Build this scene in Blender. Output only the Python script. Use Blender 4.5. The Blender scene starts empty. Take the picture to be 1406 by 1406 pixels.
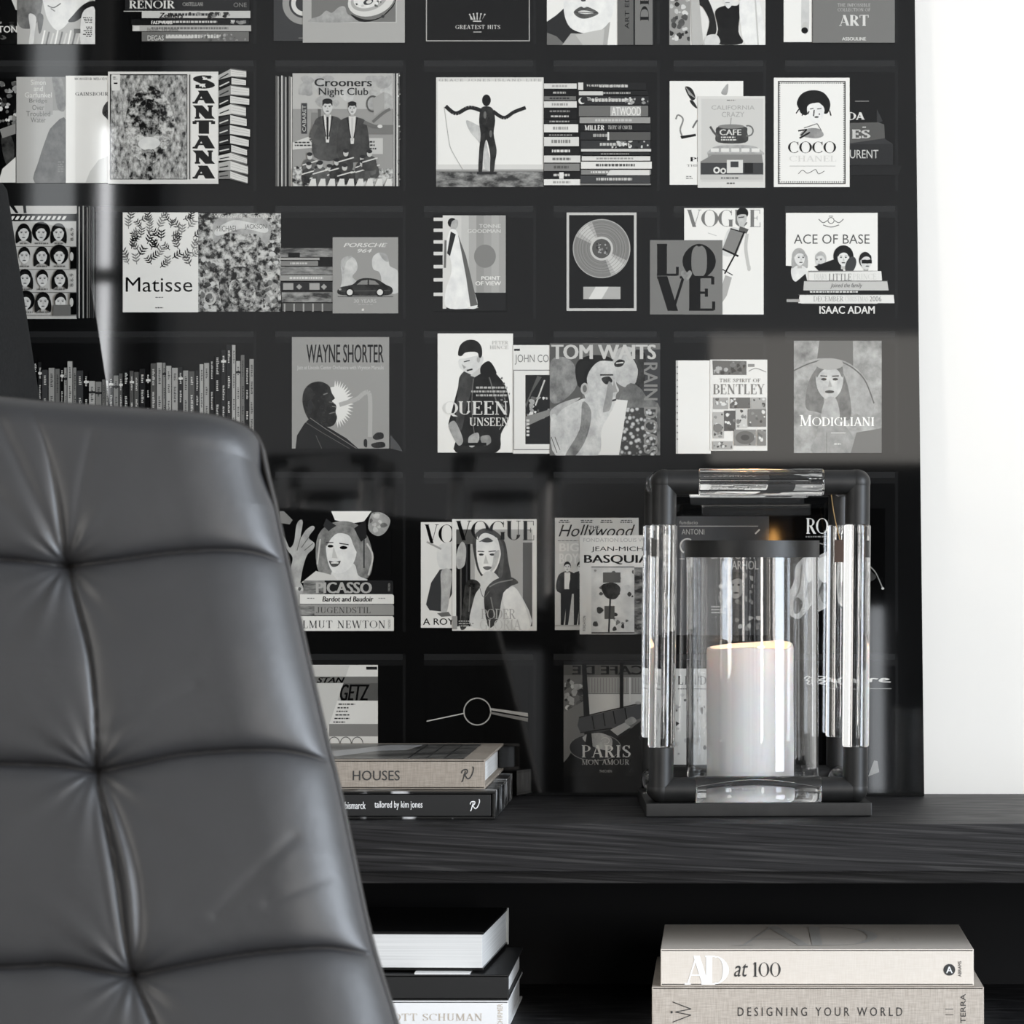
import bpy, bmesh, math, random
from mathutils import Vector, Matrix
random.seed(7)
S = bpy.context.scene
COL = S.collection
# ---------------------------------------------------------------- camera
F, PX, PITCH, CZ = 5100.0, 1000.0, math.radians(2.5), 0.87      # focal length in pixels of the 1406 frame, optical axis, camera height
PY = 745.0 - F * math.tan(PITCH)
cd = bpy.data.cameras.new('camera')
cam = bpy.data.objects.new('camera', cd); COL.objects.link(cam)
cam.location = (0, 0, CZ); cam.rotation_euler = (math.pi / 2 + PITCH, 0, 0)
cd.sensor_width = 36; cd.lens = 36 * F / 1406
cd.shift_x = (703 - PX) / 1406; cd.shift_y = (PY - 703) / 1406
cd.dof.use_dof = True; cd.dof.focus_distance = 4.15; cd.dof.aperture_fstop = 13
cd.clip_start = 0.05
S.camera = cam
# ---------------------------------------------------------------- world, daylight, exposure
S.view_settings.view_transform = 'Standard'; S.view_settings.look = 'None'
S.view_settings.gamma = 1; S.view_settings.use_curve_mapping = False
S.view_settings.exposure = -0.24
W = bpy.data.worlds.new('world'); S.world = W; W.use_nodes = True
W.node_tree.nodes['Background'].inputs[0].default_value = (0.86, 0.93, 1, 1)
W.node_tree.nodes['Background'].inputs[1].default_value = 1.0
def area(name, loc, target, sx, sy, power, col):
    l = bpy.data.lights.new(name, 'AREA'); l.shape = 'RECTANGLE'; l.size = sx; l.size_y = sy; l.energy = power; l.color = col
    o = bpy.data.objects.new(name, l); COL.objects.link(o); o.location = loc
    o.rotation_euler = (Vector(target) - Vector(loc)).to_track_quat('-Z', 'Y').to_euler(); return o
area('daylight_window_right', (2.42, 2.0, 1.35), (0, 2.0, 1.35), 1.3, 2.1, 195, (0.82, 0.90, 1.0))
area('daylight_window_front', (1.62, -1.33, 1.35), (1.62, 0, 1.35), 0.42, 2.0, 74, (1.0, 0.955, 0.90))
area('daylight_window_left', (-3.18, 0.4, 1.5), (0, 0.4, 1.5), 0.9, 1.9, 60, (1.0, 0.96, 0.91))
# ---------------------------------------------------------------- helpers
def at(px, py, Y):
    """world point on the vertical plane Y that the lens sees at a photo position"""
    a, b = (px - PX) / F, (PY - py) / F
    c, s = math.cos(PITCH), math.sin(PITCH)
    dy, dz = c - b * s, s + b * c
    t = Y / dy
    return Vector((a * t, Y, CZ + dz * t))
MATS = {}
def mat(name, col=(0.5, 0.5, 0.5), rough=0.5, metal=0.0, spec=0.5, trans=0.0, ior=1.5, emit=None, estr=0.0, sss=0.0, coat=0.0):
    if name in MATS: return MATS[name]
    m = bpy.data.materials.new(name); m.use_nodes = True; b = m.node_tree.nodes['Principled BSDF']
    if isinstance(col, (int, float)): col = (col, col, col)
    b.inputs['Base Color'].default_value = (*col, 1); b.inputs['Roughness'].default_value = rough
    b.inputs['Metallic'].default_value = metal; b.inputs['Specular IOR Level'].default_value = spec
    b.inputs['Transmission Weight'].default_value = trans; b.inputs['IOR'].default_value = ior
    b.inputs['Coat Weight'].default_value = coat
    if sss: b.inputs['Subsurface Weight'].default_value = sss; b.inputs['Subsurface Radius'].default_value = (0.02, 0.012, 0.008); b.inputs['Subsurface Scale'].default_value = 1.0
    if emit: b.inputs['Emission Color'].default_value = (*emit, 1); b.inputs['Emission Strength'].default_value = estr
    MATS[name] = m; return m
def nodes(m): return m.node_tree.nodes, m.node_tree.links, m.node_tree.nodes['Principled BSDF']
def noise_col(m, scale, c0, c1, stretch=(1, 1, 1), lo=0.35, hi=0.65, bump=0.0, detail=4, bdist=0.001):
    N, L, b = nodes(m)
    tc = N.new('ShaderNodeTexCoord'); mp = N.new('ShaderNodeMapping'); mp.inputs['Scale'].default_value = stretch
    nz = N.new('ShaderNodeTexNoise'); nz.inputs['Scale'].default_value = scale; nz.inputs['Detail'].default_value = detail
    cr = N.new('ShaderNodeValToRGB'); e = cr.color_ramp.elements
    e[0].position = lo; e[1].position = hi
    e[0].color = (*((c0,) * 3 if isinstance(c0, (int, float)) else c0), 1); e[1].color = (*((c1,) * 3 if isinstance(c1, (int, float)) else c1), 1)
    L.new(tc.outputs['Object'], mp.inputs[0]); L.new(mp.outputs[0], nz.inputs['Vector'])
    L.new(nz.outputs['Fac'], cr.inputs[0]); L.new(cr.outputs[0], b.inputs['Base Color'])
    if bump:
        bp = N.new('ShaderNodeBump'); bp.inputs['Strength'].default_value = bump; bp.inputs['Distance'].default_value = bdist
        L.new(nz.outputs['Fac'], bp.inputs['Height']); L.new(bp.outputs[0], b.inputs['Normal'])
    return m
def obj(name, bm, m, parent=None, smooth=False, label=None):
    me = bpy.data.meshes.new(name); bmesh.ops.recalc_face_normals(bm, faces=bm.faces[:]) if bm.faces and smooth is not None else None
    bm.to_mesh(me); bm.free()
    for x in (m if isinstance(m, (list, tuple)) else [m]): me.materials.append(x)
    if smooth:
        for p in me.polygons: p.use_smooth = True
        if smooth != 'all': me.set_sharp_from_angle(angle=math.radians(40))
    o = bpy.data.objects.new(name, me); COL.objects.link(o)
    if smooth is True: o.modifiers.new('weighted_normal', 'WEIGHTED_NORMAL').keep_sharp = True
    if parent: o.parent = parent
    if label: o['label'] = label
    return o
def tag(o, label, cat, group=None):
    o['label'] = label; o['category'] = cat
    if group: o['group'] = group
    return o
def struct(o): o['kind'] = 'structure'; return o
def thing(name, label, cat, loc=(0, 0, 0), rz=0.0, group=None):
    o = bpy.data.objects.new(name, None); COL.objects.link(o); o.location = loc; o.rotation_euler = (0, 0, rz); o.empty_display_size = 0.05
    return tag(o, label, cat, group)
def box(bm, x0, x1, y0, y1, z0, z1, bev=0.0, seg=2, mi=0):
    r = bmesh.ops.create_cube(bm, size=1, matrix=Matrix.Translation(((x0 + x1) / 2, (y0 + y1) / 2, (z0 + z1) / 2)) @ Matrix.Diagonal((x1 - x0, y1 - y0, z1 - z0, 1)))
    vs = r['verts']; fs = set(f for v in vs for f in v.link_faces)
    for f in fs: f.material_index = mi
    if bev:
        es = list(set(e for v in vs for e in v.link_edges))
        bmesh.ops.bevel(bm, geom=es, offset=bev, segments=seg, affect='EDGES', profile=0.5)
def tube(bm, pts, r, seg=24, cap=True):
    pts = [Vector(p) for p in pts]; rings = []
    rr = r if isinstance(r, (list, tuple)) else [r] * len(pts)
    n = None
    for i, p in enumerate(pts):
        t = (pts[min(i + 1, len(pts) - 1)] - pts[max(i - 1, 0)]).normalized()
        if n is None: n = t.orthogonal().normalized()
        else: n = (n - t * n.dot(t)).normalized()
        b = t.cross(n)
        rings.append([bm.verts.new(p + (n * math.cos(2 * math.pi * k / seg) + b * math.sin(2 * math.pi * k / seg)) * rr[i]) for k in range(seg)])
    for a, c in zip(rings, rings[1:]):
        for k in range(seg): bm.faces.new((a[k], a[(k + 1) % seg], c[(k + 1) % seg], c[k]))
    if cap: bm.faces.new(rings[0][::-1]); bm.faces.new(rings[-1])
def lathe(bm, prof, cx=0, cy=0, seg=64, close=False):
    rings = []
    for r, z in prof:
        rings.append([bm.verts.new((cx + r * math.cos(2 * math.pi * k / seg), cy + r * math.sin(2 * math.pi * k / seg), z)) for k in range(seg)] if r > 1e-6 else [bm.verts.new((cx, cy, z))])
    prs = list(zip(rings, rings[1:])) + ([(rings[-1], rings[0])] if close else [])
    for a, c in prs:
        for k in range(seg):
            q = [a[k % len(a)], a[(k + 1) % len(a)], c[(k + 1) % len(c)], c[k % len(c)]]
            u = []
            for v in q:
                if v not in u: u.append(v)
            if len(u) > 2: bm.faces.new(u)
def catmull(pts, n=6, closed=True):
    out = []; N = len(pts)
    rng = range(N) if closed else range(N - 1)
    for i in rng:
        p = [pts[(i + k) % N] if closed else pts[min(max(i + k, 0), N - 1)] for k in (-1, 0, 1, 2)]
        for j in range(n):
            t = j / n
            out.append(tuple(0.5 * (2 * p[1][d] + (p[2][d] - p[0][d]) * t + (2 * p[0][d] - 5 * p[1][d] + 4 * p[2][d] - p[3][d]) * t * t + (3 * p[1][d] - p[0][d] - 3 * p[2][d] + p[3][d]) * t ** 3) for d in range(len(p[1]))))
    if not closed: out.append(tuple(pts[-1]))
    return out
# ---- lettering: outlines as flat polygons in a unit frame, list of (list of 2D points)
FONT = bpy.data.fonts.load('<builtin>')
_tc = {}
def sans(s, bold=0.0, shear=0.0):
    k = (s, bold, shear)
    if k in _tc: return _tc[k]
    c = bpy.data.curves.new('lettering', 'FONT'); c.body = s; c.font = FONT; c.resolution_u = 3; c.shear = shear
    o = bpy.data.objects.new('lettering', c); COL.objects.link(o)
    dg = bpy.context.evaluated_depsgraph_get(); ev = o.evaluated_get(dg); me = ev.to_mesh()
    out = [[(me.vertices[i].co.x, me.vertices[i].co.y) for i in p.vertices] for p in me.polygons]
    if bold > 0: out = [[(x + d, y) for x, y in q] for d in (-bold, 0, bold) for q in out]
    ev.to_mesh_clear(); bpy.data.objects.remove(o); bpy.data.curves.remove(c)
    _tc[k] = out; return out
G = {  # serif capitals: width, strokes (v stem, h hairline, t thin stroke, T thick stroke, a arc, s serif)
 'A': (.74, 't.08,0,.37,1;T.37,1,.66,0;h.19,.54,.33;s.08,0,.1;s.66,0,.13'), 'B': (.66, 'v.16,0,1;h.03,.34,.98;h.16,.36,.52;h.03,.36,.02;a.33,.75,.2,.23,-90,90;a.35,.27,.24,.25,-90,90'),
 'C': (.76, 'a.43,.5,.36,.48,42,318;t.7,.68,.7,.97'), 'D': (.78, 'v.16,0,1;h.03,.35,.98;h.03,.35,.02;a.35,.5,.36,.48,-90,90'),
 'E': (.64, 'v.16,0,1;h.03,.56,.98;h.03,.58,.02;h.16,.42,.52;t.56,.99,.56,.76;t.58,.01,.58,.26;t.42,.4,.42,.64'), 'F': (.6, 'v.16,0,1;h.03,.56,.98;h.16,.42,.5;t.56,.99,.56,.76;t.42,.38,.42,.62;s.16,0,.13'),
 'G': (.8, 'a.43,.5,.36,.48,42,318;t.7,.68,.7,.97;v.66,.02,.4;s.66,.4,.13'), 'H': (.8, 'v.16,0,1;v.63,0,1;h.16,.63,.5;s.16,0,.13;s.16,1,.13;s.63,0,.13;s.63,1,.13'),
 'I': (.32, 'v.16,0,1;s.16,0,.13;s.16,1,.13'), 'J': (.42, 'v.26,.2,1;s.26,1,.13;a.12,.2,.14,.2,180,360'), 'K': (.72, 'v.16,0,1;t.2,.4,.58,1;T.3,.54,.6,0;s.16,0,.13;s.16,1,.13;s.6,0,.11;s.58,1,.1'),
 'L': (.6, 'v.16,0,1;h.03,.55,.02;t.55,0,.55,.27;s.16,1,.13'), 'M': (.94, 't.13,0,.13,1;T.15,1,.45,.03;t.45,.03,.77,1;v.79,0,1;s.13,0,.11;s.79,0,.13;s.1,1,.1;s.82,1,.1'),
 'N': (.8, 't.13,0,.13,1;T.13,1,.65,0;t.65,0,.65,1;s.13,0,.11;s.65,1,.11;s.1,1,.08'), 'O': (.86, 'a.43,.5,.37,.49,0,360'), 'P': (.62, 'v.16,0,1;h.03,.33,.98;h.16,.33,.49;a.32,.735,.24,.245,-90,90;s.16,0,.13'),
 'Q': (.86, 'a.43,.5,.37,.49,0,360;T.42,.12,.74,-.14'), 'R': (.7, 'v.16,0,1;h.03,.33,.98;h.16,.33,.5;a.32,.74,.22,.24,-90,90;T.34,.5,.62,0;s.16,0,.13;s.64,0,.08'),
 'S': (.58, 'a.29,.745,.2,.235,25,235;a.29,.26,.22,.24,-150,55;T.15,.66,.44,.37;t.48,.74,.48,.98;t.07,.02,.07,.3'), 'T': (.72, 'v.36,0,1;h.04,.68,.98;t.04,.99,.04,.76;t.68,.99,.68,.76;s.36,0,.14'),
 'U': (.78, 'v.16,.28,1;a.39,.28,.23,.27,180,360;t.62,.27,.62,1;s.16,1,.13;s.62,1,.11'), 'V': (.72, 'T.08,1,.36,0;t.36,0,.64,1;s.08,1,.13;s.64,1,.1'),
 'W': (1.05, 'T.08,1,.32,0;t.32,0,.53,1;T.53,1,.77,0;t.77,0,.98,1;s.08,1,.13;s.53,1,.1;s.98,1,.1'), 'X': (.72, 'T.1,1,.6,0;t.1,0,.6,1;s.1,1,.12;s.6,0,.12;s.1,0,.1;s.6,1,.1'),
 'Y': (.7, 'T.08,1,.35,.46;t.35,.46,.62,1;v.35,0,.48;s.35,0,.13;s.08,1,.12;s.62,1,.1'), 'Z': (.66, 'h.06,.58,.98;T.56,.96,.08,.04;h.06,.6,.02;t.07,.99,.07,.76;t.6,.01,.6,.26'),
 '-': (.4, 'h.06,.34,.42'), ' ': (.35, ''), '.': (.25, 'T.12,0,.12,.09'), "'": (.25, 't.12,.75,.12,1')}
def serif(s, thick=.15, thin=.05, gap=.04):
    out = []; x = 0.0
    def seg(x0, y0, x1, y1, w):
        dx, dy = x1 - x0, y1 - y0; l = math.hypot(dx, dy) or 1; nx, ny = -dy / l * w / 2, dx / l * w / 2
        out.append([(x + x0 + nx, y0 + ny), (x + x0 - nx, y0 - ny), (x + x1 - nx, y1 - ny), (x + x1 + nx, y1 + ny)])
    for ch in s:
        w, d = G.get(ch, G[' '])
        for st in filter(None, d.split(';')):
            k = st[0]; a = [float(q) for q in st[1:].split(',')]
            if k == 'v': seg(a[0], a[1], a[0], a[2], thick)
            elif k == 'h': seg(a[0], a[2], a[1], a[2], thin)
            elif k == 't': seg(*a, thin)
            elif k == 'T':
                l = math.hypot(a[2] - a[0], a[3] - a[1]) or 1; hw = thick / 2 / max(0.5, abs(a[3] - a[1]) / l)
                out.append([(x + a[0] - hw, a[1]), (x + a[0] + hw, a[1]), (x + a[2] + hw, a[3]), (x + a[2] - hw, a[3])])
            elif k == 's': seg(a[0] - a[2], a[1] + (thin / 2 if a[1] < .5 else -thin / 2), a[0] + a[2], a[1] + (thin / 2 if a[1] < .5 else -thin / 2), thin)
            elif k == 'a':
                cx, cy, rx, ry, a0, a1 = a; n = max(6, int(abs(a1 - a0) / 15)); prev = None
                for i in range(n + 1):
                    t = math.radians(a0 + (a1 - a0) * i / n); c_, s_ = math.cos(t), math.sin(t)
                    h = (thin + (thick - thin) * c_ * c_) / 2
                    cur = ((x + cx + (rx + h) * c_, cy + (ry + h * .3) * s_), (x + cx + (rx - h) * c_, cy + (ry - thin + h * .0) * s_ if abs(s_) > .99 else cy + (ry - h * .6) * s_))
                    if prev: out.append([prev[0], prev[1], cur[1], cur[0]])
                    prev = cur
        x += w + gap
    return out
def bounds(polys):
    xs = [p[0] for q in polys for p in q]; ys = [p[1] for q in polys for p in q]
    return min(xs), min(ys), max(xs), max(ys)
def lettering(name, polys, width, height, m, parent, origin, ux, uy, fit=True, label=None):
    """flat letters laid on a surface: origin = lower left corner, ux/uy the reading and the upward direction"""
    x0, y0, x1, y1 = bounds(polys); sx = width / (x1 - x0); sy = height / (y1 - y0)
    ux, uy, o = Vector(ux), Vector(uy), Vector(origin); bm = bmesh.new()
    nn = ux.cross(uy)
    for i, q in enumerate(polys):
        vs = [bm.verts.new(o + nn * ((i % 5) + 5 * (3 * i // len(polys))) * 3e-6 + ux * ((p[0] - x0) * sx) + uy * ((p[1] - y0) * sy)) for p in q]
        try: f = bm.faces.new(vs)
        except ValueError: continue
        f.normal_update()
        if f.normal.dot(ux.cross(uy)) < 0: f.normal_flip()
    return obj(name, bm, m, parent, smooth=None, label=label)
# ---------------------------------------------------------------- key positions
Y_FRONT, Y_WALL = 3.95, 4.42
Z_TOP = at(1000, 1131, Y_FRONT).z
Z_SHELF = at(1000, 1351, 4.40).z
LEAN = math.radians(1.6)
Y_PRINT = 4.37
# ---------------------------------------------------------------- room shell
m_wall = mat('white_wall_paint', (0.80, 0.768, 0.715), 0.7, spec=0.2)
m_grey_wall = mat('grey_wall_paint', (0.62, 0.62, 0.62), 0.8, spec=0.2)
m_ceil = mat('ceiling_paint', (0.42, 0.42, 0.42), 0.9, spec=0.1)
m_floor = noise_col(mat('dark_oak_floor', 0.1, 0.5), 6, (0.09, 0.085, 0.08), (0.14, 0.13, 0.12), (1, 8, 1))
X0, X1, YB, ZC = -3.2, 2.45, -1.4, 2.78
def slab(name, a, m):
    bm = bmesh.new(); box(bm, *a); return struct(obj(name, bm, m))
slab('floor', (X0 - .1, X1 + .1, YB - .1, Y_WALL + .1, -.1, 0), m_floor)
slab('ceiling', (X0 - .1, X1 + .1, YB - .1, Y_WALL + .1, ZC, ZC + .1), m_ceil)
slab('wall_back', (X0 - .1, X1 + .1, Y_WALL, Y_WALL + .1, 0, ZC), m_wall)
def wall_with_holes(name, axis, pos, lo, hi, holes, m):
    bm = bmesh.new(); cuts = sorted(holes); c = lo
    def put(a0, a1, z0, z1):
        if a1 - a0 < 1e-4 or z1 - z0 < 1e-4: return
        if axis == 'x': box(bm, pos[0], pos[1], a0, a1, z0, z1)
        else: box(bm, a0, a1, pos[0], pos[1], z0, z1)
    for a0, a1, z0, z1 in cuts:
        put(c, a0, 0, ZC); put(a0, a1, 0, z0); put(a0, a1, z1, ZC); c = a1
    put(c, hi, 0, ZC); return struct(obj(name, bm, m))
wall_with_holes('wall_right', 'x', (X1, X1 + .1), YB, Y_WALL, [(1.3, 2.7, .3, 2.4)], m_wall)
wall_with_holes('wall_left', 'x', (X0 - .1, X0), YB, Y_WALL, [(-.1, .9, .55, 2.45)], m_wall)
GLINT = [(-1.94, -1.80, 1.5, 2.72), (-1.752, -1.698, 1.5, 2.36), (-.05, .56, 1.385, 1.775)]      # panes the print mirrors: two tall slits between curtains and an added bright panel
wall_with_holes('wall_front', 'y', (YB - .1, YB), X0, X1, [GLINT[0], GLINT[1], GLINT[2], (1.38, 1.86, .3, 2.4)], m_grey_wall)
m_frame = mat('window_frame_black', 0.03, 0.4)
def window(name, axis, pos, a0, a1, z0, z1):
    bm = bmesh.new(); t = .04
    for q in ((a0, a0 + t, z0, z1), (a1 - t, a1, z0, z1), (a0, a1, z0, z0 + t), (a0, a1, z1 - t, z1)):
        box(bm, *((pos, pos + .05, q[0], q[1], q[2], q[3]) if axis == 'x' else (q[0], q[1], pos, pos + .05, q[2], q[3])))
    return struct(obj(name, bm, m_frame))
window('window_1', 'x', X1 + .03, 1.3, 2.7, .3, 2.4)
window('window_2', 'x', X0 - .08, -.1, .9, .55, 2.45)
window('window_3', 'y', YB - .08, 1.38, 1.86, .3, 2.4)
m_curtain = mat('charcoal_curtain', 0.012, 0.9, spec=0.1)
for nm, (a0, a1) in {'curtain': (-3.1, -1.945), 'curtain.001': (-1.797, -1.757), 'curtain.002': (-1.695, -1.56)}.items():
    bm = bmesh.new(); n = max(3, int((a1 - a0) / .025)); top, bot = [], []
    for i in range(n + 1):
        x = a0 + (a1 - a0) * i / n; y = YB + .045 + .03 * math.sin(i * 1.9)
        top.append(bm.verts.new((x, y, 2.76))); bot.append(bm.verts.new((x, y, .01)))
    for i in range(n): bm.faces.new((bot[i], bot[i + 1], top[i + 1], top[i]))
    o = obj(nm, bm, m_curtain, smooth='all')
    tag(o, {'curtain': 'wide charcoal curtain in the far corner behind the camera', 'curtain.001': 'narrow charcoal curtain strip between two bright window slits', 'curtain.002': 'charcoal curtain beside the grey wall behind the camera'}[nm], 'curtain')
def pane(name, a, col, st):
    bm = bmesh.new(); box(bm, a[0], a[1], YB - .12, YB - .115, a[2], a[3]); return struct(obj(name, bm, mat(name + '_sky', 0.0, 1.0, spec=0, emit=col, estr=st)))
pane('window_4', GLINT[0], (.94, .98, 1), 4.6)
pane('window_5', GLINT[1], (.96, .98, 1), 20)
pane('bright_panel', GLINT[2], (1, .96, .9), 3.1)  # glowing panel added to give the print its wide bright mirrored patch
bm = bmesh.new(); box(bm, -1.76, -1.69, YB - .03, YB - .002, 1.91, 1.95); struct(obj('trim_1', bm, m_frame))
# ---------------------------------------------------------------- sideboard
m_wood = mat('black_stained_oak', 0.02, 0.45, spec=0.32)
def wood_nodes():
    N, L, b = nodes(m_wood)
    tc = N.new('ShaderNodeTexCoord'); mp = N.new('ShaderNodeMapping'); mp.inputs['Scale'].default_value = (0.85, 9, 48); m0 = N.new('ShaderNodeMapping'); m0.inputs['Rotation'].default_value = (0, math.radians(-3), 0)
    nz = N.new('ShaderNodeTexNoise'); nz.inputs['Scale'].default_value = 7; nz.inputs['Detail'].default_value = 2.5; nz.inputs['Roughness'].default_value = .5; nz.inputs['Distortion'].default_value = .35
    cr = N.new('ShaderNodeValToRGB'); e = cr.color_ramp.elements
    e[0].position = .385; e[0].color = (.0012, .0012, .0014, 1); e[1].position = .455; e[1].color = (.0105, .0100, .0110, 1)
    e3 = cr.color_ramp.elements.new(.56); e3.color = (.0125, .012, .013, 1); e4 = cr.color_ramp.elements.new(.625); e4.color = (.032, .031, .031, 1)
    rr = N.new('ShaderNodeMapRange'); rr.inputs[3].default_value = .62; rr.inputs[4].default_value = .44
    bp = N.new('ShaderNodeBump'); bp.inputs['Strength'].default_value = .35; bp.inputs['Distance'].default_value = .0015
    L.new(tc.outputs['Object'], m0.inputs[0]); L.new(m0.outputs[0], mp.inputs[0]); L.new(mp.outputs[0], nz.inputs['Vector']); L.new(nz.outputs['Fac'], cr.inputs[0]); L.new(cr.outputs[0], b.inputs['Base Color'])
    L.new(nz.outputs['Fac'], rr.inputs[0]); L.new(rr.outputs[0], b.inputs['Roughness']); L.new(nz.outputs['Fac'], bp.inputs['Height']); L.new(bp.outputs[0], b.inputs['Normal'])
wood_nodes()
SB0, SB1 = -1.55, 1.15
z_under = at(1000, 1197, Y_FRONT).z; z_trim = at(1000, 1213, 3.975).z
sb = thing('sideboard', 'long low black oak sideboard with an open shelf, under the big print', 'sideboard', ((SB0 + SB1) / 2, Y_FRONT, 0))
def sbp(name, x0, x1, y0, y1, z0, z1, bev=.0015):
    bm = bmesh.new(); c = (SB0 + SB1) / 2; box(bm, x0 - c, x1 - c, y0 - Y_FRONT, y1 - Y_FRONT, z0, z1, bev); return obj(name, bm, m_wood, sb, True)
sbp('top_board', SB0, SB1, Y_FRONT, Y_WALL - .002, z_under, Z_TOP)
sbp('front_rail', SB0 + .02, SB1 - .02, 3.975, 4.0, z_trim, z_under)
sbp('back_panel', SB0 + .02, SB1 - .02, 4.40, 4.415, .06, z_under).data.materials[0] = mat('black_back_board', (.004, .004, .0045), .6, spec=.15)
sbp('bottom_shelf', SB0 + .02, SB1 - .02, 3.96, 4.40, Z_SHELF - .03, Z_SHELF)
for x in (SB0, SB1 - .04): sbp('side_panel', x, x + .04, 3.955, 4.415, .06, z_under)
sbp('plinth', SB0 + .05, SB1 - .05, 3.99, 4.40, 0.0005, Z_SHELF - .03)
# ---------------------------------------------------------------- the big glossy print
m_ink0 = mat('print_black', .0035, .03, spec=.5)
bm = bmesh.new(); PW0, PW1, PH = at(-330, 1092, Y_PRINT).x, at(1269, 1092, Y_PRINT).x, 1.3
box(bm, PW0, PW1, 0, .011, 0, PH)
for v in bm.verts:
    if v.co.z > .5 and v.co.x > 0: v.co.x -= .0105                # the panel tapers a touch toward its top
pr = obj('glossy_print', bm, m_ink0)
pr.location = (0, Y_PRINT, Z_TOP + .0005); pr.rotation_euler = (-LEAN, 0, 0)
tag(pr, 'large glossy black print of shelves full of books and records, leaning on the wall', 'picture')
m_inks = {}
def ink(g):
    """printed grey by the value it shows on the print (0..1 on the screen scale), or a printed texture by name"""
    if isinstance(g, str): return TEX[g]
    k = int(round(max(0, min(1, g)) * 25))
    if k not in m_inks:
        s = k / 25.0; lin = s ** 2.2 * INK_GAIN; w = .0 if s < .3 else 1.0
        m_inks[k] = mat('print_grey_%d' % k, (min(1, lin * (1 + .03 * w)), lin, lin * (1 - .075 * w)), .03, spec=.5) if k else m_ink0
    return m_inks[k]
INK_GAIN = .92
def photo_ink(g):
    """printed grey of a photographed thing: the same grey with the mottled tones of a half-tone picture"""
    if isinstance(g, str): return TEX[g]
    k = int(round(max(0, min(1, g)) * 25)); n = 'photo_%d' % k
    if n not in TEX:
        lin = (k / 25.0) ** 2.2 * INK_GAIN; f0, f1 = (.15, 2.6) if k < 6 else (.55, 1.45) if k < 14 else (.72, 1.2) if k < 19 else (.88, 1.08)
        tex(n, 'noise', 75, .33, .67, lin * f0, min(.9, lin * f1 + (.006 if k < 6 else 0)), (1, 1, .8))
    return TEX[n]
def tex(name, kind, scale, lo, hi, c0, c1, st=(1, 1, 1)):
    m = mat('printed_' + name, .1, .03, spec=.5); N, L, b = nodes(m)
    tc = N.new('ShaderNodeTexCoord'); mp = N.new('ShaderNodeMapping'); mp.inputs['Scale'].default_value = st
    if kind == 'noise':
        t = N.new('ShaderNodeTexNoise'); t.inputs['Detail'].default_value = 5; t.inputs['Roughness'].default_value = .65; f = t.outputs['Fac']
    elif kind == 'cells':
        t = N.new('ShaderNodeTexVoronoi'); sp = N.new('ShaderNodeSeparateColor'); L.new(t.outputs['Color'], sp.inputs[0]); f = sp.outputs[0]
    elif kind == 'dots':
        t = N.new('ShaderNodeTexVoronoi'); f = t.outputs['Distance']
    t.inputs['Scale'].default_value = scale
    cr = N.new('ShaderNodeValToRGB'); e = cr.color_ramp.elements; e[0].position = lo; e[1].position = hi; e[0].color = (c0 * 1.02, c0, c0 * .95, 1); e[1].color = (c1 * 1.02, c1, c1 * .93, 1)
    L.new(tc.outputs['Object'], mp.inputs[0]); L.new(mp.outputs[0], t.inputs['Vector']); L.new(f, cr.inputs[0]); L.new(cr.outputs[0], b.inputs['Base Color']); TEX[name] = m
TEX = {}
tex('fur', 'noise', 220, .35, .66, .02, .5, (1, 1, .55)); tex('busy', 'noise', 130, .42, .6, .01, .5); tex('busy_dark', 'noise', 150, .45, .66, .008, .4)
tex('busy_light', 'noise', 120, .36, .58, .10, .7); tex('soft', 'noise', 40, .3, .7, .10, .42); tex('soft_dark', 'noise', 45, .35, .7, .012, .10); tex('soft_light', 'noise', 28, .3, .7, .42, .72)
tex('cells', 'cells', 150, .0, 1.0, .02, .6); tex('cells_fine', 'cells', 320, 0, 1, .03, .6); tex('dots', 'dots', 170, .25, .5, .45, .04); tex('sketch', 'noise', 170, .44, .56, .05, .66, (1, 1, .7))
tex('spines', 'noise', 60, .4, .62, .02, .42, (14, 1, .4)); tex('faded', 'noise', 90, .35, .65, .05, .3, (.5, 1, 2.2)); tex('film', 'noise', 90, .4, .62, .03, .28, (.5, 1, 1.2))
PRM = pr.matrix_basis.copy(); PINV = PRM.inverted()
P_O = PRM @ Vector((0, 0, 0)); P_N = (PRM.to_3x3() @ Vector((0, -1, 0))).normalized(); C_O = Vector((0, 0, CZ))
def pp(px, py):
    d = at(px, py, 4.0) - C_O; t = (P_O - C_O).dot(P_N) / d.dot(P_N)
    q = PINV @ (C_O + d * t); return q.x, q.z
def interp2(pts, x):
    for a, b in zip(pts, pts[1:]):
        if x <= b[0]: return a[1] + (b[1] - a[1]) * (x - a[0]) / (b[0] - a[0])
    return pts[-1][1]
def strokes2(paths, w):
    out = []
    for p in paths:
        p = catmull(p, 5, False)
        for (a, b) in zip(p, p[1:]):
            dx, dy = b[0] - a[0], b[1] - a[1]; l = math.hypot(dx, dy) or 1; nx, ny = -dy / l * w / 2, dx / l * w / 2
            out.append([(a[0] + nx, a[1] + ny), (a[0] - nx, a[1] - ny), (b[0] - nx, b[1] - ny), (b[0] + nx, b[1] + ny)])
    return out
PARTS = [0]
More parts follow.
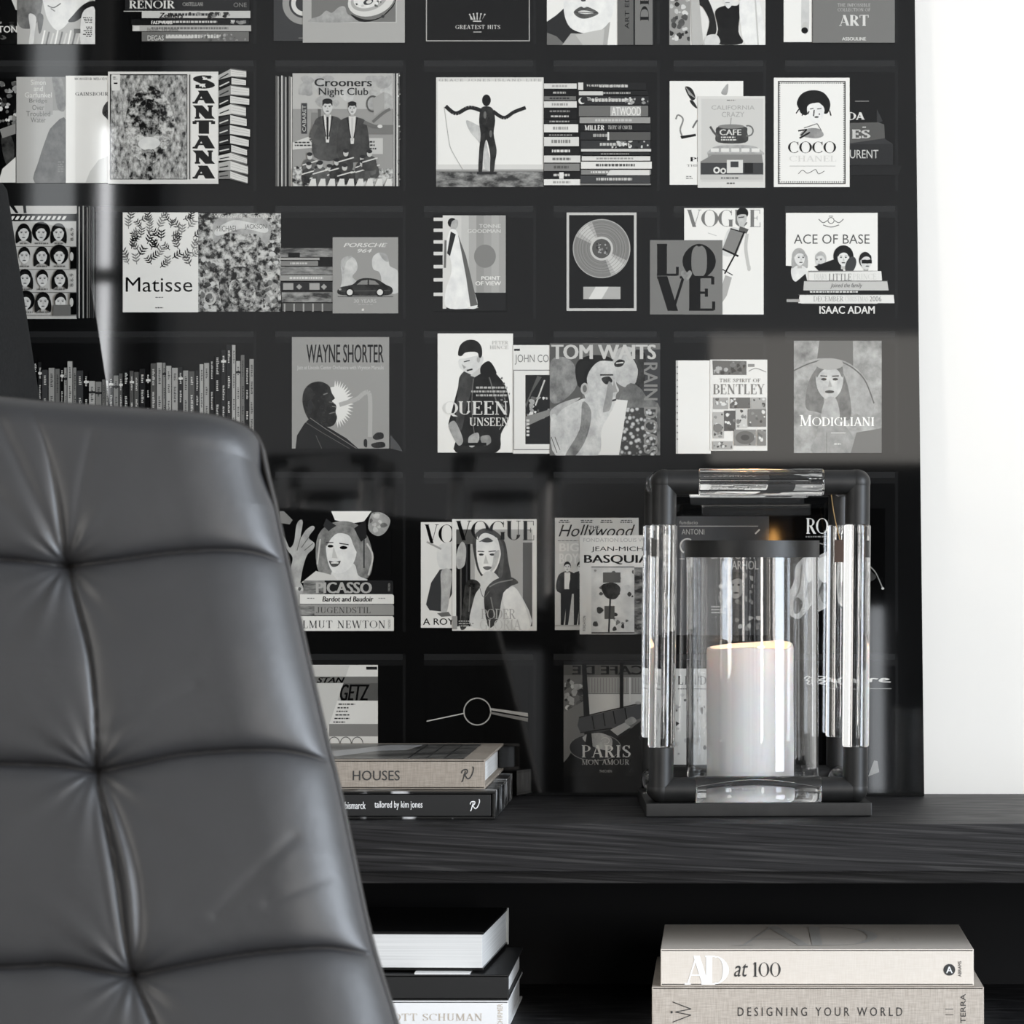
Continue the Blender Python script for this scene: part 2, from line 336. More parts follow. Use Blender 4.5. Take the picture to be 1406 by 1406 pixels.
def cut(pts, b):
    for ax, lim, sg in ((0, b[0], 1), (0, b[2], -1), (1, b[1], 1), (1, b[3], -1)):
        if not pts: return pts
        out = []
        for i, p in enumerate(pts):
            q = pts[i - 1]; pi, qi = (p[ax] - lim) * sg >= 0, (q[ax] - lim) * sg >= 0
            if pi != qi:
                t = (lim - q[ax]) / (p[ax] - q[ax]); out.append((q[0] + (p[0] - q[0]) * t, q[1] + (p[1] - q[1]) * t))
            if pi: out.append(p)
        pts = out
    r = []
    for p in pts:
        if not r or abs(p[0] - r[-1][0]) + abs(p[1] - r[-1][1]) > 1e-4: r.append(p)
    return r
class Pic:
    """one printed picture on the big print; drawn back to front as flat areas of ink"""
    def __init__(s, name, lv=0, label=None): s.name, s.bm, s.k, s.ms, s.base, s.label = name, bmesh.new(), 0, [], .00006 + lv * .0007, label; s.clip = None; s.pen = ink
    def face(s, pts, g, step=True, up=0):
        if step: s.k += 1
        if s.clip: pts = cut(pts, s.clip)
        if len(pts) < 3: return s
        m = s.pen(g)
        if m not in s.ms: s.ms.append(m)
        y = -(s.base + s.k * 1.2e-5 + up * 1.3e-6); vs = []
        for p in pts:
            x, z = pp(*p); vs.append(s.bm.verts.new((x, y, z)))
        try: f = s.bm.faces.new(vs)
        except ValueError: return s
        f.material_index = s.ms.index(m); f.normal_update()
        if f.normal.y > 0: f.normal_flip()
        return s
    def many(s, polys, g):
        s.k += 1
        for i, q in enumerate(polys): s.face(q, g, False, i % 3 + 3 * (3 * i // len(polys)))
        return s
    def bg(s, x0, y0, x1, y1, g): s.clip = (x0, y0, x1, y1); return s.rect(x0, y0, x1, y1, g)
    def rect(s, x0, y0, x1, y1, g): return s.face([(x0, y0), (x1, y0), (x1, y1), (x0, y1)], g)
    def poly(s, pts, g): return s.face(pts, g)
    def blob(s, pts, g, n=4):
        s.pen = photo_ink; s.face(catmull(pts, n), g); s.pen = ink; return s
    def ell(s, cx, cy, rx, ry, g, rot=0, n=28):
        c, d = math.cos(math.radians(rot)), math.sin(math.radians(rot))
        return s.face([(cx + rx * math.cos(t) * c - ry * math.sin(t) * d, cy + rx * math.cos(t) * d + ry * math.sin(t) * c) for t in [2 * math.pi * i / n for i in range(n)]], g)
    def line(s, pts, w, g, smooth=False):
        if smooth: pts = catmull(pts, 5, False)
        out = []
        for a, b in zip(pts, pts[1:]):
            dx, dy = b[0] - a[0], b[1] - a[1]; l = math.hypot(dx, dy) or 1; nx, ny = -dy / l * w / 2, dx / l * w / 2
            out.append([(a[0] + nx, a[1] + ny), (a[0] - nx, a[1] - ny), (b[0] - nx, b[1] - ny), (b[0] + nx, b[1] + ny)])
        return s.many(out, g)
    def frame(s, x0, y0, x1, y1, w, g): return s.many([[(x0, y0), (x1, y0), (x1, y0 + w), (x0, y0 + w)], [(x0, y1 - w), (x1, y1 - w), (x1, y1), (x0, y1)], [(x0, y0), (x0 + w, y0), (x0 + w, y1), (x0, y1)], [(x1 - w, y0), (x1, y0), (x1, y1), (x1 - w, y1)]], g)
    def ring(s, cx, cy, r0, r1, g, a0=0, a1=360, n=40, ky=1):
        o = []
        for i in range(n):
            t, u = math.radians(a0 + (a1 - a0) * i / n), math.radians(a0 + (a1 - a0) * (i + 1) / n)
            o.append([(cx + r * math.cos(q), cy + r * math.sin(q) * ky) for r, q in ((r0, t), (r1, t), (r1, u), (r0, u))])
        return s.many(o, g)
    def put(s, polys, x0, y0, x1, y1, g, rot=0):
        """letters fitted in a box; rot 0 upright, 90 reading upward, -90 reading downward"""
        a0, b0, a1, b1 = bounds(polys); o = []
        for q in polys:
            r = []
            for p in q:
                u, v = (p[0] - a0) / (a1 - a0), (p[1] - b0) / (b1 - b0)
                r.append((x0 + u * (x1 - x0), y1 - v * (y1 - y0)) if rot == 0 else (x0 + v * (x1 - x0), y0 + u * (y1 - y0)) if rot == -90 else (x1 - v * (x1 - x0), y1 - u * (y1 - y0)))
            o.append(r)
        return s.many(o, g)
    def text(s, t, x0, y0, x1, y1, g, bold=0, shear=0, rot=0): return s.put(sans(t, bold, shear), x0, y0, x1, y1, g, rot)
    def serif(s, t, x0, y0, x1, y1, g, thick=.16, thin=.05, gap=.05, rot=0): return s.put(serif(t, thick, thin, gap), x0, y0, x1, y1, g, rot)
    def lines(s, x0, y0, x1, y1, n, g, seed=1, al='l'):
        """small illegible text lines"""
        R = random.Random(seed); o = []; st = (y1 - y0) / n
        for i in range(n):
            w = (x1 - x0) * R.uniform(.55, 1); x = x0 if al == 'l' else (x1 - w if al == 'r' else (x0 + x1 - w) / 2); e = x + w; y = y0 + i * st
            while x < e:
                l = R.uniform(1.5, 5); o.append([(x, y), (min(e, x + l), y), (min(e, x + l), y + st * .5), (x, y + st * .5)]); x += l + 1
        return s.many(o, g)
    def scatter(s, x0, y0, x1, y1, n, rmin, rmax, gs, seed=3):
        R = random.Random(seed)
        for i in range(n):
            cx, cy, r = R.uniform(x0, x1), R.uniform(y0, y1), R.uniform(rmin, rmax); m = R.randint(4, 7)
            s.blob([(min(x1, max(x0, cx + r * R.uniform(.5, 1.2) * math.cos(2 * math.pi * k / m))), min(y1, max(y0, cy + r * R.uniform(.5, 1.2) * math.sin(2 * math.pi * k / m)))) for k in range(m)], R.choice(gs), 2)
        return s
    def head(s, cx, cy, h, skin, hair, style=0, turn=0):
        """plain small head: h = height of the face in photo pixels"""
        w = h * .36
        if style != 4:
            hw, top = {0: (1.12, .66), 1: (1.35, .72), 2: (1.75, .85), 3: (1.25, .7), 5: (1.2, .72)}[style]
            s.ell(cx - turn * .15 * w, cy - h * .14, w * hw, h * top * .8, hair)
            if style in (1, 3): s.blob([(cx - w * 1.25, cy - h * .3), (cx + w * 1.25, cy - h * .3), (cx + w * 1.5, cy + h * .65), (cx + w * .6, cy + h * .5), (cx - w * .6, cy + h * .5), (cx - w * 1.5, cy + h * .65)], hair)
        s.rect(cx - w * .42, cy + h * .25, cx + w * .42, cy + h * .68, skin * .82)
        s.blob([(cx, cy - h * .46), (cx + w * .85, cy - h * .3), (cx + w, cy), (cx + w * .7, cy + h * .32), (cx, cy + h * .5), (cx - w * .7, cy + h * .32), (cx - w, cy), (cx - w * .85, cy - h * .3)], skin)
        s.blob([(cx - w * .95, cy - h * .1), (cx - w * .9, cy - h * .42), (cx, cy - h * .56), (cx + w * .9, cy - h * .42), (cx + w * .95, cy - h * .1), (cx + w * .6, cy - h * .3), (cx, cy - h * .36), (cx - w * .6, cy - h * .27)], hair)
        t = turn * w * .25; d = max(.05, skin - .6)
        for sx in (-1, 1):
            s.ell(cx + t + sx * w * .42, cy - h * .06, w * .2, h * .035, d); s.line([(cx + t + sx * w * .18, cy - h * .14), (cx + t + sx * w * .68, cy - h * .15)], max(.5, h * .03), d)
        s.poly([(cx + t, cy - h * .05), (cx + t + w * .2, cy + h * .14), (cx + t - w * .12, cy + h * .14)], skin * .84); s.ell(cx + t, cy + h * .27, w * .34, h * .04, d * 1.3)
        return s
    def done(s):
        for f in s.bm.faces: pass
        PARTS[0] += 1
        o = obj(s.name, s.bm, s.ms, pr, smooth=None, label=s.label); return o
def spines(p, x0, x1, rows):
    """a printed pile of books: rows of (y0, y1, grey, left inset, right inset, lettering grey or None)"""
    for i, (y0, y1, g, li, ri, tg) in enumerate(rows):
        p.rect(x0 + li, y0, x1 - ri, y1, g)
        p.rect(x0 + li, y1 - .9, x1 - ri, y1, .03)
        if tg is not None: p.lines(x0 + li + (x1 - x0) * .12, y0 + (y1 - y0) * .28, x1 - ri - (x1 - x0) * .15, y0 + (y1 - y0) * .95, 1, tg, i + int(x0), 'c')
# shelf recesses of the pictured bookcase
c = Pic('printed_bookcase', 0, 'pictured black bookcase with empty dark recesses')
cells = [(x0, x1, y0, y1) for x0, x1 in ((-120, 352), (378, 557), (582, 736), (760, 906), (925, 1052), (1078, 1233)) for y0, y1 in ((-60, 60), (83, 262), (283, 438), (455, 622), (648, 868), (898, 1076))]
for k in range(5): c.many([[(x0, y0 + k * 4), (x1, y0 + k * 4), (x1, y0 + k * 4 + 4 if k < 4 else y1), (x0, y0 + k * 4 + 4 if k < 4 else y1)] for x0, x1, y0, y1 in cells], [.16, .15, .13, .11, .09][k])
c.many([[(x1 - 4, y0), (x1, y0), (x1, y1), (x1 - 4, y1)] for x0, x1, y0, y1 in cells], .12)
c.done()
# ---- top row
c = Pic('printed_record_sleeve', 2); c.bg(-60, -30, 26, 61, .02); c.scatter(-30, 30, 24, 60, 16, 2, 6, [.35, .5, .12, .06], 5); c.ell(-8, 0, 28, 26, .015); c.text('TTON', -10, 36, 24, 45, .8, .02); c.poly([(12, -10), (26, -10), (26, 14), (22, 14)], .75); c.done()
c = Pic('printed_magazine', 3); c.bg(24, -30, 131, 61, .62); c.blob([(24, -30), (60, -30), (58, 10), (52, 30), (40, 40), (24, 30)], .38); c.blob([(60, -25), (110, -25), (128, -5), (108, 12), (92, 34), (80, 42), (70, 34), (62, 14)], .83)
c.line([(66, 8), (74, 11), (84, 5)], 1.6, .3, True); c.line([(70, 12), (76, 16)], 1.4, .4); c.blob([(131, 2), (116, 6), (100, 22), (94, 30), (104, 30), (116, 22), (131, 14)], .06)
for i in range(10): c.line([(62 + i * 6, 42 + (i % 3) * 2), (58 + i * 6, 61)], 2.2, [.86, .35, .75][i % 3])
c.blob([(40, 20), (50, 24), (48, 45), (46, 61), (40, 61), (42, 42)], .8); c.blob([(52, 20), (60, 22), (58, 40), (54, 46)], .3); c.blob([(112, 61), (111, 34), (114, 18), (122, 11), (131, 14), (131, 61)], .84); c.lines(114, 24, 127, 33, 4, .12, 2, 'r'); c.lines(114, 37, 127, 52, 6, .12, 4, 'r'); c.rect(102, 40, 111, 46, .35); c.done()
c = Pic('printed_book_pile', 2); spines(c, 170, 345, [(-12, -1, .16, 20, 2, None), (-1, 15.5, .14, 2, 2, None), (15.5, 26, .72, 25, 1, .2), (26.5, 35, .12, 10, 3, .7), (35, 44, .66, 12, 0, .38), (44, 58, .42, 25, 3, .75)])
c.serif('RENOIR', 178, 1, 240, 12, .8, .17, .07); c.serif('CASTELLANI', 251, 3.5, 279, 8.5, .6, .16, .1); c.text('ONE', 321, 4, 339, 10, .5); c.rect(170, 15.3, 344, 16.2, .75); c.scatter(260, 17, 318, 25, 14, 2, 5, [.25, .5, .12], 9); c.scatter(314, 28, 338, 34, 8, 2, 4, [.7, .5], 3)
c.text('FAST WARS', 208, 29, 237, 33.5, .85, .03); c.text('Zeilners', 219, 18, 252, 25, .1, .03, .2); c.text('Isaac Israels', 203, 38, 245, 43, .45); c.text('DEGAS', 203, 49, 225, 56, .8); c.lines(228, 50, 272, 56, 1, .75, 5); c.rect(183, 36, 192, 43, .75); c.scatter(276, 46, 338, 57, 26, 1, 3, [.3, .5, .6, .35], 11); c.done()
c = Pic('printed_record_sleeve', 2); c.bg(376, -30, 420, 56.5, .22); c.ring(417, 5, 20, 29, .55, 0, 360); c.ring(417, 5, 11, 17, .82); c.rect(410, 52, 416, 53, .5); c.done()
c = Pic('printed_photo_book', 3); c.bg(416, -30, 556, 59, .64); c.rect(428, -30, 545, 31.5, .72); c.rect(428, -30, 543.5, 30.5, .44); c.blob([(428, 31), (428, 26), (440, 22), (448, 15), (456, 18), (466, 10), (474, 10), (478, 20), (492, 30)], .6); c.rect(428, -30, 543, -10, .34)
c.blob([(482, 20), (500, 27), (520, 25), (540, 10), (543, -4), (543, 4), (528, 22), (508, 30), (492, 29)], .08); c.ell(510, 0, 33, 22, .82, -18); c.ell(507, -1, 26, 16, .62, -18); c.ell(506, -2, 21, 13, .84, -18); c.scatter(488, -8, 526, 10, 24, 1.2, 3.4, [.4, .75, .3, .9], 8); c.ell(506, 3, 7, 4, .25, -18); c.ell(507, 3, 4, 2.4, .8, -18); c.ell(526, 23, 2, 2, .2); c.done()
c = Pic('printed_framed_disc', 2); c.bg(585, -30, 727.5, 57, .10); c.frame(585, -30, 727.5, 57, 1.3, .66)
for i in range(5):
    x = 648.5 + i * 3.4; dx = (x - 655.2) * .45; c.poly([(x - .9 - dx * .6 + dx, 27.4), (x + .9 - dx * .2, 27.4), (x + dx + .5, 19.5 + abs(i - 2) * .6), (x + dx - .5, 19.5 + abs(i - 2) * .6)], .7); c.ell(x + dx * 1.15, 18.8 + abs(i - 2) * .7, 1.15, 1.15, .7)
c.rect(649.5, 28.6, 661, 30.2, .7); c.serif('GREATEST HITS', 625.5, 34.5, 687, 40.3, .72, .16, .08, .12); c.rect(650, 43.8, 661.5, 44.7, .7); c.done()
c = Pic('printed_portrait_book', 2); c.bg(751, -30, 848, 62, .86); c.poly([(751, 30), (751, 62), (772, 62), (790, 52), (812, 47), (790, 42), (778, 30), (774, 12), (764, 21)], .16); c.poly([(751, 45), (764, 50), (776, 62), (751, 62)], .4); c.poly([(784, 46), (812, 47), (838, 30), (834, 62), (772, 62)], .62); c.blob([(774, 10), (780, 34), (794, 44), (814, 46), (832, 36), (842, 14), (840, -25), (780, -25)], .9)
c.blob([(788, 16), (797, 9.5), (802, 11), (808, 10), (822, 18), (812, 24), (800, 26), (791, 22)], .3); c.blob([(793, 17), (802, 14.5), (816, 18), (803, 19.5)], .82); c.line([(789, 16.5), (800, 17.5), (821, 18)], .9, .12, True); c.ell(801, 1, 3.6, 1.4, .25); c.poly([(751, -30), (790, -30), (751, 30)], .9); c.poly([(790, 48), (830, 40), (828, 62), (800, 62)], .74); c.done()
for x0, x1, g, t, tb in ((848, 870.5, .37, 'ART EDI', (858, -8, 864, 40)), (872, 897, .45, 'DES', (879, -26, 891, 29))):
    c = Pic('printed_book_spine', 3); c.bg(x0, -30, x1, 62, g); c.rect(x1 - 1.2, -30, x1, 62, .25)
    (c.text if x0 < 860 else c.serif)(t, *tb, .07, rot=90); c.done()
c = Pic('printed_magazine', 2); c.bg(919, -30, 1051, 62, .84); c.rect(919, -30, 948, 62, .55); c.scatter(920, -10, 947, 60, 36, 2, 6, [.12, .7, .3, .82, .2], 12); c.blob([(958, -12), (970, -4), (980, 18), (984, 40), (980, 50), (970, 52), (974, 30), (966, 12), (958, 4)], .07); c.blob([(982, 16), (996, 8), (1012, 8), (1018, 2), (1016, 20), (1014, 44), (1019, 60), (984, 60), (986, 40)], .03); c.blob([(992, -10), (1004, -10), (1006, 4), (1000, 12), (994, 4)], .85); c.line([(996, 4), (1002, 4)], .8, .3); c.blob([(1018, -10), (1040, -6), (1050, 62), (1024, 62), (1016, 30)], .88); c.poly([(948, -20), (958, -20), (966, 62), (950, 62)], .68); c.line([(1037, 0), (1041, 62)], 2, .74, True); c.blob([(970, 50), (984, 48), (988, 60), (968, 62)], .8); c.done()
c = Pic('printed_magazine', 2); c.bg(1076, -30, 1116, 58, .87); c.blob([(1102, -30), (1110, -30), (1111, 34), (1108, 46), (1103, 46), (1100, 34)], .76); c.ell(1106, 36, 4.4, 6, .7); c.ell(1104.8, 42, 4.6, 4.2, .05); c.done()
c = Pic('printed_book_cover', 3); c.bg(1115, -30, 1228.5, 59, .44); c.rect(1115, -30, 1116.2, 59, .3); c.serif('THE IMPOSSIBLE', 1150, 5, 1195, 9.6, .62, .16, .09, .1); c.serif('COLLECTION OF', 1150, 11.5, 1195, 16, .62, .16, .09, .1); c.serif('ART', 1152, 21, 1192.5, 36, .82, .2, .05); c.text('ASSOULINE', 1156, 51.5, 1189, 56, .8, .03); c.done()
# ---- second row
c = Pic('printed_record_sleeve', 2); c.bg(-60, 108, 24, 251, .04); c.scatter(-20, 112, 23, 175, 70, 1.5, 5, [.3, .6, .12, .75, .4], 15); c.blob([(2, 190), (12, 182), (20, 200), (18, 225), (8, 224)], .18); c.poly([(0, 245), (4, 232), (22, 216), (22, 251), (0, 251)], .8); c.poly([(0, 178), (22, 170), (22, 184), (4, 190)], .5); c.done()
c = Pic('printed_record_sleeve', 3); c.bg(23, 106, 92, 251.5, .66)
for i in range(5): c.rect(40 + i * 11, 106, 51 + i * 11, 170 - i * 6, .62 - .03 * i)
c.blob([(48, 251), (54, 220), (64, 190), (72, 174), (92, 166), (92, 251)], .30); c.blob([(72, 106), (86, 110), (90, 150), (80, 150), (76, 130)], .5)
for i, (t, g) in enumerate((('Simon', .78), ('and', .78), ('Garfunkel', .78), ('Bridge', .36), ('Over', .36), ('Troubled', .36), ('Water', .36))):
    w = len(t) * 4.1; c.text(t, 53 - w / 2, 110 + i * 8.6, 53 + w / 2, 117 + i * 8.6, g)
c.lines(80, 222, 90, 238, 5, .45, 6); c.done()
c = Pic('printed_record_sleeve', 4); c.bg(91, 104.5, 152, 251.5, .85); c.rect(91, 104.5, 104, 251.5, .9); c.serif('GAINSBOUR', 104, 127, 149, 132, .25, .16, .1, .12); c.serif('MONSIEUR MELODY', 103, 107, 148, 110.5, .35, .16, .1, .1); c.blob([(150, 140), (143, 146), (141, 156), (146, 162), (150, 164)], .2); c.poly([(118, 251), (124, 236), (136, 220), (150, 214), (150, 251)], .72); c.done()
c = Pic('printed_record_sleeve', 5); c.bg(149, 99, 300.5, 253, .82); c.rect(151.5, 102.5, 258, 247, .05); c.rect(153, 104, 257, 246, 'fur'); c.rect(154, 103, 165.5, 125, .82); c.rect(157, 114, 162, 116, .1); c.lines(156, 106, 163, 111, 2, .3, 3)
c.blob([(180, 140), (205, 118), (232, 140), (240, 180), (222, 214), (205, 226), (186, 214), (172, 180)], 'busy'); c.blob([(190, 150), (205, 136), (220, 152), (214, 186), (196, 186)], 'busy_dark'); c.blob([(190, 198), (200, 189), (214, 190), (221, 197), (212, 205), (198, 206)], .8); c.blob([(198, 208), (212, 208), (210, 230), (211, 246), (200, 246), (202, 228)], 'busy_dark')
c.rect(260, 103, 262, 247, .3); c.rect(263, 102, 299, 248, .84)
for i, ch_ in enumerate('SANTANA'): c.serif(ch_, 265, 104 + i * 20.6, 296, 122.5 + i * 20.6, .05, .36, .14)
c.done()
c = Pic('printed_book_pile', 4)
R = random.Random(4); y = 95.0; i = 0
while y < 246:
    h = R.uniform(10, 14); dx = R.uniform(-3, 3); g = R.choice([.08, .5, .14, .62, .1, .75]); w = 17 + R.uniform(-1, 1.5)
    k = 6 - (y - 95) / 152 * 6
    c.poly([(300, y + k + 3), (300 + w, y), (300 + w, y + h), (300, y + h + k * .7)], g); c.line([(302, y + h * .5 + k + 2), (300 + w - 3, y + h * .5 + 1)], 1.6, .75 if g < .3 else .15)
    c.poly([(300 + w, y), (341 + dx, y + 9 - k), (341 + dx, y + h + 7 - k), (300 + w, y + h)], .78); c.line([(300 + w, y), (341 + dx, y + 9 - k)], 1.6, g * .6); c.line([(300 + w, y + h), (341 + dx, y + h + 7 - k)], 1.6, g * .6)
    for q in (.35, .6): c.line([(301 + w, y + h * q), (340 + dx, y + h * q + 8 - k)], .4, .55)
    y += h + .6; i += 1
c.done()
c = Pic('printed_record_row', 2); c.rect(379, 105, 549, 255, .04)
for i in range(9): c.rect(378.5 + i * 2.6, 104 + (i % 3), 380.6 + i * 2.6, 256, [.3, .55, .12, .7, .25, .6, .08, .45, .75][i])
for i in range(5): c.rect(538 + i * 2.2, 100 + i % 2, 540 + i * 2.2, 256, [.1, .66, .2, .8, .3][i])
c.scatter(546, 102, 550, 255, 30, .6, 1.6, [.8, .1, .5], 3); c.done()
c = Pic('printed_record_sleeve', 3); c.bg(402, 101, 540, 256, .58); c.rect(402, 101, 540, 150, .68); c.scatter(404, 104, 538, 150, 24, 5, 14, [.66, .72, .62], 7)
c.text('Crooners', 432, 108, 511, 119, .15, .02); c.text('Night Club', 438, 121, 506, 134, .15, .01)
c.rect(414, 142, 422, 184, .25); c.text('CABARET', 415.5, 145, 420.5, 181, .7, rot=90); c.rect(428, 155, 437, 190, .5); c.rect(437, 150, 441, 190, .35); c.ring(512, 143, 7, 9, .3, ky=1.3); c.poly([(512, 136), (528, 126), (528, 150), (514, 160)], .6); c.line([(512, 168), (526, 156), (536, 150)], 4, .4, True); c.rect(505, 172, 540, 185, .45); c.poly([(402, 196), (424, 188), (432, 190), (432, 203), (402, 206)], .75); c.lines(405, 195, 430, 203, 2, .2, 5); c.rect(496, 190, 526, 212, .72); c.lines(499, 194, 523, 208, 3, .2, 8)
for x, y, h, d, tie in ((450, 148, 19, .28, 1), (484, 150, 16, .24, 0)):
    c.blob([(x - 18, y + 68), (x - 19, y + 24), (x - 9, y + 12), (x + 9, y + 12), (x + 20, y + 22), (x + 21, y + 68)], d); c.poly([(x - 5, y + 10), (x + 5, y + 10), (x + 2, y + 48), (x - 2, y + 48)], .82); c.poly([(x - 1.6, y + 12), (x + 1.6, y + 12), (x + 1.2, y + 44), (x - 1.2, y + 44)], .1 if tie else .7); c.line([(x - 7, y + 12), (x - 2, y + 40)], 1.2, .1); c.line([(x + 7, y + 12), (x + 2, y + 40)], 1.2, .1); c.head(x, y, h, .76, .12, 4); c.ell(x, y - h * .45, h * .36, h * .2, .12)
c.line([(434, 172), (428, 190), (440, 198)], 7, .32, True); c.line([(500, 168), (514, 174), (522, 174)], 5, .4, True); c.ell(522, 174, 3.4, 2.4, .78)
for i in range(9): c.poly([(402 + i * 0, 256), (404 + i * 4, 230 - (i % 2) * 2), (407 + i * 4, 230), (404 + i * 3, 256)], [.8, .15][i % 2])
c.rect(402, 232, 540, 256, 'busy')
R = random.Random(21)
for i in range(16):
    x, y = R.uniform(422, 532), R.uniform(205, 236); d = R.choice([.15, .3, .22]); c.blob([(x - 9, y + 22), (x - 8, y + 7), (x, y + 3), (x + 8, y + 7), (x + 9, y + 22)], d); c.ell(x, y, 3.6, 4.6, .74); c.ell(x, y - 3, 3.8, 2.6, .14); c.line([(x - 10, y + 12), (x + 11, y + 6)], 1.6, .78)
for i in range(9): c.poly([(424 + i * 13, 256), (428 + i * 13, 246), (434 + i * 13, 246), (435 + i * 13, 256)], .82)
c.done()
c = Pic('printed_record_sleeve', 2); c.bg(599, 106.5, 746.5, 257, .82); c.rect(601, 112, 744, 226, .86); c.rect(599, 234, 746.5, 257, .48); c.rect(599, 236, 746.5, 257, 'film'); c.rect(599, 232.5, 746.5, 234.5, .66); c.serif('GRACE JONES ISLAND LIFE', 603, 108.5, 743, 112, .6, .14, .1, .3)
c.blob([(640, 166), (652, 170), (664, 180), (672, 215), (678, 232), (666, 232), (660, 200), (646, 182)], .7)
c.blob([(660, 150), (668, 146), (677, 150), (680, 166), (678, 184), (682, 206), (680, 222), (678, 236), (673, 236), (673, 212), (668, 192), (664, 208), (662, 236), (657, 236), (658, 206), (660, 186), (658, 168)], .12); c.ell(668, 138, 6, 8, .1); c.line([(661, 152), (644, 148), (626, 156), (612, 146)], 5.5, .13, True); c.line([(677, 153), (692, 162), (706, 154), (722, 148)], 5, .13, True); c.ell(666, 158, 2, 5, .4); c.ell(674, 184, 2, 5, .35); c.rect(655, 236, 682, 239.5, .15); c.line([(610, 147), (616, 190), (620, 206), (636, 234)], .8, .6, True); c.done()
c = Pic('printed_book_pile', 3); spines(c, 747, 798, [(115, 123, .82, 0, 6, .6), (124, 132, .10, 0, 7, .6), (132.5, 139, .38, 0, 7, .2), (139.5, 149, .82, 0, 6, .55), (150, 157, .10, 0, 6, .5), (157, 164, .08, 0, 6, .7), (164.5, 170.5, .12, 0, 6, .6), (171, 183, .83, 0, 4, .55), (184, 188, .10, 0, 4, .6), (188.5, 202, .82, 0, 3, .5), (203, 213.5, .06, 0, 2, .8), (214, 224.5, .80, 0, 1, .45), (225, 236, .5, 0, 2, .3), (236.5, 246, .08, 0, 1, .7), (246.5, 255.5, .84, 0, 1, .6)]); c.rect(768, 237, 774, 246, .85); c.done()
c = Pic('printed_book_pile', 4); spines(c, 794, 896, [(114, 124.5, .11, 8, 9, .72), (125, 132, .12, 1, 6, .6), (132.5, 145, .18, 0, 5, .75), (145.5, 161, .38, 1, 6, None), (161.5, 170.5, .55, 2, 3, .7), (171, 180.5, .12, 3, 2, None), (181, 193, .16, 3, 2, .6), (193.5, 205, .2, 4, 3, .7), (205, 209.5, .75, 4, 2, None), (210, 214, .14, 6, 4, .6), (215, 222, .8, 5, 3, .55), (222.5, 233, .84, 4, 1, .3), (233.5, 241, .5, 4, 2, .8), (241.5, 252.5, .25, 3, 3, .7), (252.5, 255.5, .5, 3, 2, None)])
c.rect(794, 114, 801, 124, .8); c.rect(795, 126, 828, 131.5, .75); c.serif('FORBIDDEN COLORS', 806, 116.5, 860, 119.5, .8, .2, .1, .15); c.rect(838, 146.5, 880, 160, .62); c.text('ATWOOD', 840, 147.5, 880, 159, .85, .02); c.ell(799, 139, 4.6, 4.6, .85); c.ell(801, 138, 4, 4, .18); c.text('The Cutout Stream', 806, 134, 852, 139, .82, .01); c.scatter(858, 134, 890, 144, 12, 1, 3, [.6, .8], 4); c.serif('MILLER', 803, 172.5, 830, 179.5, .85, .2, .08); c.serif('TROPIC OF CANCER', 835, 173, 868, 178, .75, .14, .08, .1); c.rect(834, 182, 836.5, 193, .8); c.rect(836.5, 182, 893, 193, .32); c.scatter(840, 194, 892, 204, 26, 1, 3.4, [.75, .5, .85, .1], 6); c.poly([(838, 234), (892, 234), (892, 241), (833, 241)], .8); c.done()
c = Pic('printed_book_cover', 2); c.bg(919.5, 111.5, 1020.5, 254, .86); c.blob([(941, 119), (950, 122), (955, 134), (950, 138), (943, 128)], .12); c.poly([(941, 119), (956, 136), (946, 130)], .55); c.blob([(996, 118), (1000, 116), (998, 130), (990, 128)], .6); c.blob([(947, 138), (952, 139), (957, 147), (956, 149), (950, 144)], .12); c.line([(928, 164), (931, 158), (938, 164), (934, 178), (937, 188)], 2.2, .5, True); c.line([(951, 176), (957, 166), (960, 168)], 2.4, .4, True); c.poly([(934, 187), (955, 184), (956, 187), (936, 191)], .08); c.serif('PLAY', 948, 216, 985, 222, .1, .22, .1); c.serif('THE BOOK', 943, 226, 985, 229, .5, .14, .1); c.lines(942, 242, 954, 247, 2, .45, 3); c.done()
c = Pic('printed_book_cover', 3); c.bg(958, 132.5, 1050.5, 258, .80); c.rect(963, 136, 1048, 250, .76); c.lines(998, 137.5, 1010, 140, 1, .4, 2); c.text('CALIFORNIA', 977, 145, 1036, 151, .6, .0); c.text('CRAZY', 991, 154, 1022, 161, .6)
c.blob([(987, 174), (1022, 174), (1026, 182), (1024, 196), (986, 196), (983, 184)], .22); c.ell(1004, 174, 18, 3, .5); c.line([(986, 188), (980, 182), (975, 174)], 3, .3); c.ring(1027, 180, 6, 8, .4, -110, 110); c.line([(1003, 171), (1004, 162)], 1.6, .6); c.text('CAFE', 988, 178, 1018, 186, .8, .02); c.lines(990, 188, 1018, 195, 2, .8, 7); c.blob([(976, 205), (990, 200), (1030, 200), (1044, 206), (1044, 214), (976, 214)], .66); c.rect(972, 211, 1046, 216, .55)
for i in range(5): c.rect(976 + i * 14, 204, 987 + i * 14, 209, .85)
c.poly([(962, 222), (978, 213), (1046, 213), (1048, 226), (962, 226)], .48); c.rect(962, 224, 1048, 240, .25); c.rect(998, 220, 1020, 238, .8); c.rect(1003, 222, 1014, 230, .25); c.rect(1022, 224, 1034, 238, .12); c.ell(984, 234, 4.6, 4.6, .85); c.ell(984, 234, 2.4, 2.4, .2); c.ell(993, 235, 4, 4, .8); c.ell(993, 235, 2, 2, .2); c.rect(962, 240, 1048, 247, .72); c.lines(990, 244, 1022, 247, 1, .2, 9); c.lines(998, 251, 1012, 255, 1, .3, 10); c.done()
c = Pic('printed_book_cover', 2); c.bg(1062.5, 107, 1166.5, 257, .86); c.frame(1068, 111.5, 1161, 253, 1.6, .12)
z = []
